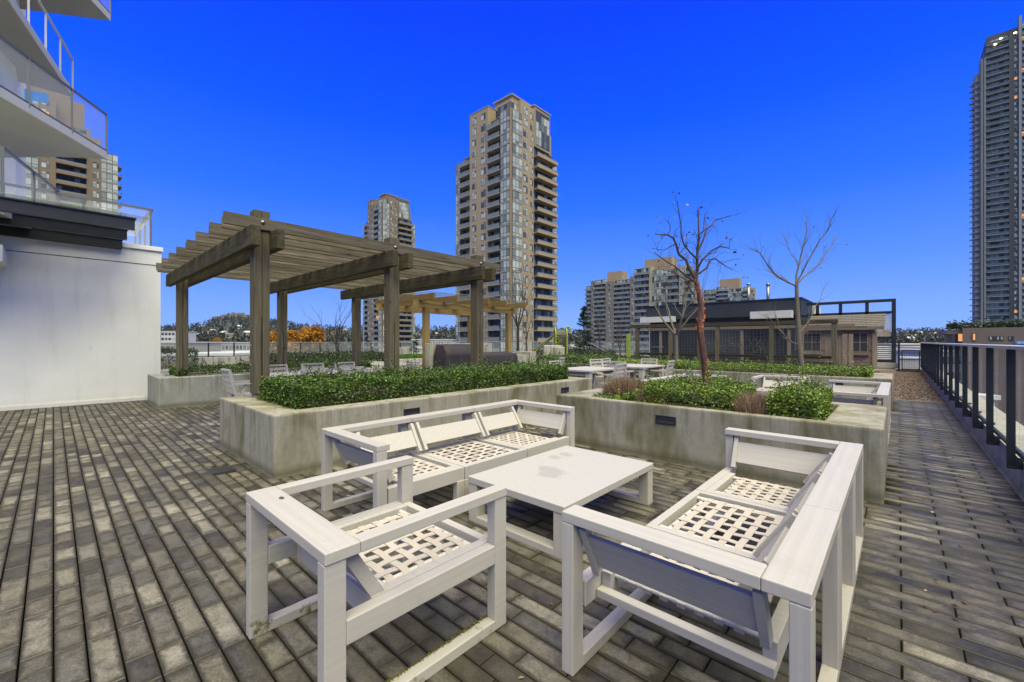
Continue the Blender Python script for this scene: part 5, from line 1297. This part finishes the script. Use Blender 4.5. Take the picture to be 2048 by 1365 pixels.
# bay positions along the face measured from the photograph columns
tt = lambda px: (-175 * (_F[1] + (px - CX) / FPX * _R[1]) / (_F[0] + (px - CX) / FPX * _R[0])) + 5
Bb = [(tt(20), tt(77), 'glass', .2, 0), (tt(77), tt(104), 'wall', 0, 0), (tt(104), tt(112), 'blank', .1, 0), (tt(112), tt(173), 'solid', .3, 2), (tt(173), tt(181), 'blank', .1, 2), (tt(181), tt(202), 'wall', 0, 3), (tt(202), tt(236), 'glass', .2, 4)]
tower_face(e, (0, 0), math.pi / 2, Bb, 34, 2.9, zt, kc, 0.0, .08, 'brown')
m = MB(); m.box(-16, -2, tt(20) + 1, tt(225), 0, zt - 12); m.box(-14, -3, tt(60), tt(170), zt - 12, zt + 2.5); m.box(-12, -5, tt(20), tt(140), zt + 2.5, zt + 8.5); m.build('core', M['tan_d'], e)
m = MB(); m.box(-6, -1, tt(236) + .01, tt(245), 0, .3); m.box(-6, -1, tt(245) - .08, tt(245), .29, 1.2); eb = m.mesh('end_balcony', M['slab'])
for k in range(26): link('end_balcony', eb, e, (0, 0, zt - 5 * 2.9 - k * 2.9))

# dark glass tower at the right
c = at(1972, 200); e = empty('dark_glass_tower', (c.x, c.y, GZ), label='very tall dark tower with pale balcony bands and warm lit flats', cat='tower')
kc = {'mats': (M['rt_dark'], M['rt_grey'], M['pane_g'], M['pane_g']), 'rail': M['rail_blue'], 'thin': True}; zt = EYE + 143 - GZ
yC = c.y
tx = lambda px: on_y(px, yC) - c.x
Bb = [(0, tx(2018), 'balc', .3, 0), (tx(2018), tx(2026), 'blank', .3, 0), (tx(2026), tx(2037), 'wall', .1, 0)]
tower_face(e, (0, 0), 0.0, Bb, 55, 2.9, zt, kc, 0.0, .05, 'rt')
kc2 = {'mats': (M['rt_grey'], M['rt_grey'], M['pane_g'], M['pane_g'])}
tower_face(e, (0, 0), 0.0, [(tx(2037), tx(2043), 'blank', 1.0, -2), (tx(2043), tx(2085), 'balc', .8, -1), (tx(2085), tx(2120), 'wall', 0, -1)], 56, 2.9, zt, kc2, 0.0, .05, 'rg')
m = MB(); m.box(.5, tx(2110), 3, 24, 0, zt + 3); m.build('core', M['rt_dark'], e)
m = MB(); m.box(-1.6, -.01, -.3, 8, 0, zt - 8); m.box(-3.4, -1.61, 1.5, 12, 0, zt - 14); m.build('corner_pier', M['rt_grey'], e)
m = MB(); m.box(-2.0, -1.58, -.5, -.31, 0, zt - 9); m.box(-.9, -.6, -.6, -.31, 0, zt - 5); m.build('pier_fin', M['rt_dark'], e)
for k in range(50):
    z = zt - 18 - k * 2.9
    if z < 12: break
    if k == 0:
        m = MB(); m.box(-5.0, -3.41, 4, 5.5, z, z + .18); eb = m.mesh('end_balcony', M['rt_grey']); z_first = z
        m = MB(); m.box(-5.0, -1.62, .9, 1.49, z, z + .25); m.box(-3.4, -1.62, 1.0, 1.2, z + .24, z + 1.2); eb2 = m.mesh('side_balcony', M['rt_grey'])
    link('end_balcony', eb, e, (0, 0, z - z_first)); link('side_balcony', eb2, e, (0, 0, z - z_first))
m = MB()
for (x, y_, z) in ((2.5, .3, zt - 3.4), (4.2, .4, zt - 1.4), (8.5, .3, zt - 1.0)): m.box(x, x + .8, y_ - .9, y_ - .3, z, z + .35)
m.build('soffit_lamp', M['lamp'], e)

# podium building below the dark tower
PYy = 128.0
e = empty('brown_podium_building', (on_y(1950, PYy), PYy, GZ), label='brown panelled low building under the dark tower, with a blue sign at the right', cat='building')
x0, x1 = on_y(1893, PYy), on_y(2130, PYy); dcol = on_y(1955, PYy) * _F[0] + PYy * _F[1]
zr = EYE + (CY - 656) * dcol / FPX
def zz_(py): return EYE - (py - CY) * dcol / FPX
m = MB(); m.box(on_y(1925, PYy), x1, PYy, PYy + 40, GZ, zr); m.box(x0, on_y(1925, PYy) - .01, PYy + 1, PYy + 30, zz_(668) , zr - .4); m.box(on_y(1912, PYy), on_y(1925, PYy) - .01, PYy + 4, PYy + 30, GZ, zz_(668) - .01); rel(m, 'wall', M['brown'], e)
for (a, b, za, zb) in ((1944, 1952, 682, 667), (1978, 1985, 681, 673), (1985.5, 1992, 681, 673), (1992.5, 1999, 681, 673), (1999.5, 2007, 681, 673), (2017, 2022, 681, 673), (2022.5, 2028, 681, 673)):
    m = MB(); m.box(on_y(a, PYy), on_y(b, PYy), PYy - .12, PYy - .001, zz_(za), zz_(zb), 0); m.box(on_y(a, PYy) + .12, on_y(b, PYy) - .12, PYy - .17, PYy - .121, zz_(za) + .12, zz_(zb) - .12, 1)
    rel(m, 'window', [M['frame'], M['pane_g'] if a > 1944 else M['warm']], e)
m = MB(); m.box(on_y(1917, PYy), on_y(1926, PYy), PYy + .3, PYy + .6, zz_(683), zz_(668)); rel(m, 'lit_opening', M['warm'], e)
m = MB(); m.box(on_y(1907.5, PYy), on_y(1910.5, PYy), PYy + .5, PYy + 1.5, zz_(684), zz_(668)); rel(m, 'column', M['rt_dark'], e)
m = MB(); m.box(on_y(2030, PYy), on_y(2075, PYy), PYy - .6, PYy - .2, zz_(689), zz_(682), 0); rel(m, 'blue_sign', M['sign_blue'], e)
m = MB()
for k in range(9): x = on_y(2034 + k * 4.2, PYy); m.box(x, x + .34, PYy - .65, PYy - .601, zz_(687.6), zz_(684), 0)
rel(m, 'sign_lettering', M['roofwhite'], e)
n = 1600; P = np.stack([nr.uniform(on_y(1895, PYy), x1, n), PYy + nr.uniform(.5, 2.5, n), zr + np.abs(nr.normal(0, .6, n))], 1)
V = leaves(P, (.4, .8)); tag(link('roof_planting', np_mesh('roof_planting', V, np.arange(len(V)).reshape(-1, 4), M['leaf_d'])), 'dark planting along the roof of the brown podium building', 'planting', kind='stuff')

# mid rise blocks
def midrise(label, px0, px1, d, ytop, sections, seed, pitch=2.9, ang=0.0, name='midrise_building', pent=None):
    a = at(px0, d); Y0 = a.y; e = empty(name, (a.x, Y0, GZ), label=label, cat='building', group='cream and grey mid rise blocks')
    fx = lambda px: on_y(px, Y0) - a.x
    for (p0, p1, kind, yt, wall, off) in sections:
        dd = on_y((p0 + p1) / 2, Y0) * _F[0] + Y0 * _F[1]; zt_ = EYE + (CY - yt) * dd / FPX - GZ
        kc = {'mats': (M[wall], M['mid_a'], M['pane_g'], M['pane_g'])}
        tower_face(e, (0, 0), 0, [(fx(p0), fx(p1), kind, off, 0)], 40, pitch, zt_, kc, 0, 0, name + str(seed))
    for (p0, p1, y1_, y0_, dep) in pent or ():
        dd = on_y((p0 + p1) / 2, Y0) * _F[0] + Y0 * _F[1]
        m = MB(); m.box(fx(p0), fx(p1), dep, dep + 7, EYE + (CY - y0_) * dd / FPX - GZ - 3, EYE + (CY - y1_) * dd / FPX - GZ); m.build('penthouse', M['tan'], e)
    return e
midrise('far end of the long cream and grey midrise, stepping down at its left', 1170, 1268, 285, 560,
        [(1170, 1182, 'balc', 573, 'mid_b', 0), (1182, 1189, 'wall', 565, 'mid_b', 0), (1189, 1211, 'balc', 560, 'mid_a', .4), (1211, 1228, 'wall', 566, 'mid_b', 0), (1228, 1260, 'balc', 560, 'mid_a', .2), (1260, 1271, 'wall', 556, 'mid_b', 0)], 1, pitch=2.95, pent=[(1208, 1238, 542, 560, 4)])
midrise('near end of the cream and grey midrise with a rooftop box, behind bare branches', 1268, 1392, 215, 535,
        [(1268, 1300, 'balc', 537, 'mid_a', .8), (1300, 1304, 'blank', 535, 'mid_a', 1), (1304, 1336, 'glass', 540, 'mid_b', 0), (1336, 1358, 'balc', 538, 'mid_a', .6), (1358, 1370, 'wall', 535, 'mid_a', 0), (1370, 1382, 'balc', 534, 'mid_a', .3), (1382, 1391, 'wall2', 545, 'mid_b', 0)], 2, pitch=3.15, pent=[(1284, 1338, 515, 536, 3)])
midrise('small far cream block with a boxy penthouse, right of the orange barked tree', 1406, 1510, 300, 575,
        [(1406, 1432, 'balc', 580, 'mid_a', 0), (1432, 1456, 'balc', 574, 'mid_a', .5), (1456, 1486, 'glass', 578, 'mid_b', 0), (1486, 1500, 'balc', 574, 'mid_a', .4), (1500, 1510, 'wall', 578, 'mid_a', 0)], 3, pent=[(1437, 1476, 557, 576, 3)])
for px, lb in ((1497, 'thin grey flue pipe above the dark building, nearer the cream block'), (1536, 'thin pale flue pipe rising from the dark building roof')):
    c = at(px, 30, z=3.6); m = MB(); m.tube((0, 0, 0), (0, 0, 1.75 if px == 1536 else 1.7), .10, n=10, cap=True); m.tube((0, 0, 1.76), (0, 0, 1.9), .13, n=10, cap=True); tag(m.build('flue_pipe', M['steel'], None, tuple(c)), lb, 'pipe')

# ---------------------------------------------------------------- low buildings between the terrace and the hills
def block(name, label, px0, px1, d, ytop, mat, depth=20, rows=0, cols=0, group='low buildings beyond the terrace', roof=None):
    a, b = at(px0, d), at(px1, d); c = (a + b) / 2; w = (b - a).length; ang = math.radians(YAW)
    e = empty(name, (c.x, c.y, GZ), ang, label=label, cat='building', group=group); zt_ = EYE + (CY - ytop) * d / FPX - GZ
    m = MB(); m.box(-w / 2, w / 2, 0, depth, 0, zt_); m.build('wall', M[mat], e)
    m = MB(); m.box(-w / 2 - .3, w / 2 + .3, -.3, depth + .3, zt_ + .01, zt_ + .5); m.build('roof', M[roof or 'roofwhite'], e)
    if rows:
        hgt = 3.4; cw = w / cols
        q = MB(); q.box(-cw * .36, cw * .36, -.08, -.01, .9, 2.5, 0); q.box(-cw * .32, cw * .32, -.12, -.081, 1.0, 2.4, 1); me = q.mesh('window', [M['frame'], M['pane_d']])
        for r_ in range(rows):
            for k in range(cols): link('window', me, e, (-w / 2 + cw * (k + .5), 0, zt_ - (r_ + 1) * hgt))
    return e
block('white_office_building', 'white office block with two rows of square windows, left of the nearest post', 436, 500, 170, 687, 'roofwhite', rows=2, cols=9)
block('office_building', 'grey roofed low office block right of the white one, behind the near post', 500, 560, 190, 684, 'roofwhite', rows=2, cols=8, roof='asphalt')
block('parking_structure', 'pale concrete low building with dark bands at the left by the white wall', 320, 352, 130, 687, 'conc_pale', rows=3, cols=3)
block('apartment_block', 'small white block on the slope at the far left above the parking structure', 322, 350, 300, 664, 'roofwhite', rows=2, cols=4)
block('warehouse', 'long low pale roofed building under the rear fence at the left', 330, 470, 85, 712, 'conc_grey', 25)
block('warehouse', 'pale roofed shed seen under the fence, in front of the orange trees', 540, 700, 80, 714, 'conc_grey', 12)
block('shop_row', 'low pale building between the two towers, behind the small pergola posts', 825, 905, 190, 681, 'roofwhite', rows=1, cols=14)
block('street_building', 'cream low building behind the slide', 1120, 1172, 120, 694, 'mid_a', rows=2, cols=7)
block('street_building', 'low tan shops seen over the black gate', 1795, 1900, 170, 690, 'mid_a', rows=1, cols=12)
block('street_building', 'pale flat roofed building below the terrace, seen through the railing glass', 1880, 1990, 45, 800, 'roofwhite', 18, 2, 10)
block('street_building', 'grey building below the walkway, nearest seen through the railing glass', 1990, 2200, 30, 900, 'roofwhite', 20)
block('street_building', 'white slatted garage seen through the middle railing panes', 1885, 1935, 90, 705, 'roofwhite', 20, 4, 8)
block('street_building', 'dark windowed building seen through the nearer railing panes', 1935, 2120, 100, 700, 'rt_dark', 20, 4, 16)

# ---------------------------------------------------------------- hills, forest, houses
def hill(px, d, base=0):
    """skyline row for a column of the left and right hills"""
    return 0
def sky_y(px):
    prof = [(-400, 655), (320, 655), (400, 650), (420, 643), (440, 634), (470, 632), (520, 634), (560, 644), (600, 650), (650, 655), (700, 655), (760, 656), (900, 656), (1000, 658), (1150, 662), (1400, 664), (1780, 664), (1850, 660), (1950, 662), (2500, 660)]
    for (a, ya), (b, yb) in zip(prof[:-1], prof[1:]):
        if a <= px <= b: return ya + (yb - ya) * (px - a) / (b - a)
    return 662
cols_, rows_ = 120, 14; vs, fs = [], []
D0, D1 = 420.0, 1500.0
for i in range(cols_ + 1):
    px = -500 + 3200 * i / cols_; yt = sky_y(px) + 4; bx = 0
    ht = (CY - yt) * D1 / FPX + EYE - GZ
    for j in range(rows_ + 1):
        t = j / rows_; d = D0 + (D1 - D0) * t; p = at(px, d, z=GZ - 2 + ht * t ** 1.05 + 1.5 * math.sin(i * 1.3 + j)); vs.append(tuple(p))
for i in range(cols_):
    for j in range(rows_): a = i * (rows_ + 1) + j; fs.append((a, a + rows_ + 1, a + rows_ + 2, a + 1))
m = MB(); m.raw(vs, fs, 0, True); tag(m.build('hills', plain('hill_ground', (0.022, 0.030, 0.020), .95, var=.35, scale=.02)), kind='structure')
def hz(px, d):
    t = (d - D0) / (D1 - D0); ht = (CY - sky_y(px) - 4) * D1 / FPX + EYE - GZ; return GZ - 2 + ht * max(0, t) ** 1.05
# forest: crowns built of leaf clumps, joined (nobody could count it)
FM = [mat_leaf('far_forest', [(0.0, (0.010, 0.020, 0.014)), (0.6, (0.022, 0.036, 0.024)), (0.8, (0.045, 0.042, 0.028)), (0.9, (0.065, 0.050, 0.032)), (0.96, (0.11, 0.06, 0.025)), (1.0, (0.22, 0.09, 0.02))], 1.0, 0, 0.0)]
P = []; S = []
nt = 3400
for k in range(nt):
    px = rng.uniform(300, 1180) if rng.random() < .68 else rng.uniform(1700, 2080); d = D0 * (D1 / D0) ** rng.random() if rng.random() < .8 else rng.uniform(1300, 1500)
    zb = hz(px, d); c = at(px, d, z=zb); hh = rng.uniform(9, 17) * (1 + (d > 900) * .3); con = rng.random() < .5; w = hh * (.2 if con else .34)
    for q in range(16):
        t = rng.random(); a = rng.uniform(0, 6.28); r_ = w * ((1 - t) if con else math.sin(math.pi * (.15 + .8 * t))) * rng.uniform(.5, 1)
        P.append((c.x + r_ * math.cos(a), c.y + r_ * math.sin(a), zb + hh * (.1 + .9 * t))); S.append(hh)
P = np.array(P)
def clump_tree(P, size): V = leaves(P, size, 1.0); return V
V = clump_tree(P, (3.0, 6.0)); 
# one island per tree keeps each crown one tone: join by random per leaf is fine at this distance
tag(link('forest', np_mesh('forest', V, np.arange(len(V)).reshape(-1, 4), FM[0])), 'mixed dark and bare woodland covering the far hills', 'forest', kind='stuff')
# bare brown thickets nearer
P = []
for k in range(900):
    px = rng.choice((rng.uniform(320, 860), rng.uniform(1110, 1180), rng.uniform(1790, 1900))); d = rng.uniform(150, 400); c = at(px, d, z=GZ); hh = rng.uniform(8, 15)
    for q in range(30): a = rng.uniform(0, 6.28); t = rng.random(); r_ = hh * .4 * math.sin(math.pi * (.1 + .85 * t)) * rng.uniform(.3, 1); P.append((c.x + r_ * math.cos(a), c.y + r_ * math.sin(a), GZ + hh * t))
V = leaves(np.array(P), (.9, 2.2), 1.0)
tag(link('bare_woodland', np_mesh('bare_woodland', V, np.arange(len(V)).reshape(-1, 4), mat_leaf('bare_wood', [(0, (0.03, 0.028, 0.020)), (.6, (0.07, 0.058, 0.042)), (.85, (0.10, 0.07, 0.04)), (1, (0.20, 0.10, 0.03))], .9, 0, .1))), 'brown leafless street trees between the terrace and the hills', 'woodland', kind='stuff')

def crown_tree(label, px, d, ytop, ybot, wpx, mat, n, group):
    c = at(px, d, z=GZ); zt_ = EYE + (CY - ytop) * d / FPX; zb = EYE + (CY - ybot) * d / FPX; w = wpx * d / FPX / 2
    e = empty('broadleaf_tree', tuple(c), label=label, cat='tree', group=group)
    m = MB(); m.path([Vector((0, 0, 0)), Vector((0, 0, zb - GZ)), Vector((.3, 0, (zt_ + zb) / 2 - GZ))], [.35, .28, .12], 7); m.build('trunk', M['bark_d'], e)
    P = []; cl = [(rng.uniform(-.7, .7) * w, rng.uniform(-.7, .7) * w, zb + (zt_ - zb) * rng.uniform(.2, .85)) for _ in range(16)]
    for k in range(n):
        a = rng.choice(cl); s = w * .24; P.append((a[0] + rng.gauss(0, s), a[1] + rng.gauss(0, s), min(zt_, max(zb, a[2] + rng.gauss(0, s * 1.1))) - GZ))
    V = leaves(np.array(P), (.25, .55)); link('crown', np_mesh('crown', V, np.arange(len(V)).reshape(-1, 4), M[mat]), e)
GO = 'orange autumn trees beyond the rear fence'
crown_tree('orange autumn tree between the nearest front post and the second rear post', 553, 75, 664, 708, 30, 'autumn', 4200, GO)
crown_tree('orange autumn tree just right of the second rear post', 590, 84, 662, 708, 30, 'autumn', 4200, GO)
crown_tree('largest orange autumn tree, standing alone between two fence posts', 628, 70, 655, 708, 44, 'autumn', 7500, GO)
crown_tree('tiny orange tree far off on the left hillside', 434, 260, 675, 686, 14, 'autumn', 500, GO)

# houses on the slopes
hs = MB(); hs.box(-6, 6, -5, 5, 0, 6); hw = hs.mesh('wall', M['roofwhite']); hw2 = hs.mesh('wall', M['mid_a'])
rf = MB(); rf.raw([(-6.6, -5.6, 6.01), (6.6, -5.6, 6.01), (6.6, 5.6, 6.01), (-6.6, 5.6, 6.01), (-6.6, 0, 9), (6.6, 0, 9)], [(3, 2, 1, 0), (0, 1, 5, 4), (2, 3, 4, 5), (1, 2, 5), (3, 0, 4)]); rfm = rf.mesh('roof', M['bark']); rfm2 = rf.mesh('roof', M['roofwhite'])
wm = MB(); wm.box(-1, 1, -.1, 0, 0, 1.6); wmm = wm.mesh('window', M['frame'])
HL = [(370, 660), (392, 672), (405, 655), (412, 668), (425, 664), (448, 668), (462, 674), (480, 656), (497, 668), (345, 668), (560, 655), (572, 660), (668, 668), (690, 662), (815, 664), (836, 668), (870, 670), (1130, 672), (1812, 668), (1826, 674), (1840, 667), (1853, 676), (1866, 669), (1880, 674), (1848, 671), (1820, 679), (1871, 680)]
for i, (px, py) in enumerate(HL):
    # find the slope depth where the ground row matches
    best = min((abs(CY - (hz(px, d) - EYE + 3) * FPX / d - py), d) for d in range(440, 1480, 20))[1]; c = at(px, best, z=hz(px, best))
    where = 'left' if px < 530 else ('middle' if px < 1200 else 'right')
    hgt_ = 'high on' if py < 663 else ('halfway up' if py < 672 else 'low on')
    e = empty('house', tuple(c), math.radians(YAW) + rng.uniform(-.5, .5), label='tiny far house with a %s roof, %s the %s hillside among trees' % ('pale' if i % 3 else 'brown', hgt_, where), cat='house', group='small houses on the %s hillside' % where)
    link('wall', hw if i % 2 else hw2, e); link('roof', rfm2 if i % 3 else rfm, e)
    for x in (-3.5, 0, 3.5): link('window', wmm, e, (x, -5.01, 2.5))
# long terraced building crowning the left hill
d = 1450; a, b = at(424, d), at(520, d); c = (a + b) / 2; w = (b - a).length
e = empty('hilltop_building', (c.x, c.y, hz(470, d) - 5), math.radians(YAW), label='long grey stepped building on top of the left hill', cat='building')
m = MB(); m.box(-w / 2, w / 2, 0, 20, 0, 14); m.build('wall', M['mid_b'], e); m = MB(); m.box(-w / 3.2, w / 3, 2, 18, 14.01, 20); m.box(-w / 8, w / 8, 4, 16, 20.01, 27); m.build('upper_wall', M['mid_b'], e)
m = MB()
for k in range(26):
    for r_ in range(2): x = -w / 2 + 4 + k * (w - 8) / 26; m.box(x, x + 3.5, -.3, -.01, 2 + r_ * 5.5, 5 + r_ * 5.5)
m.build('window_row', M['frame'], e)

# ================================================================ HAZE
hzb = MB(); hzb.box(-2400, 1500, -280, 2300, GZ - 6, 175)
hm = bpy.data.materials.new('haze'); hm.use_nodes = True; hn = hm.node_tree; hn.nodes.clear()
ho = hn.nodes.new('ShaderNodeOutputMaterial'); hv = hn.nodes.new('ShaderNodeVolumePrincipled'); hv.inputs['Density'].default_value = 0.00003
hv.inputs['Color'].default_value = (0.75, 0.82, 0.95, 1); hn.links.new(hv.outputs[0], ho.inputs['Volume'])
USE_HAZE = True
if USE_HAZE: tag(hzb.build('haze', hm), 'thin bluish air over the far hills', 'haze', kind='stuff')
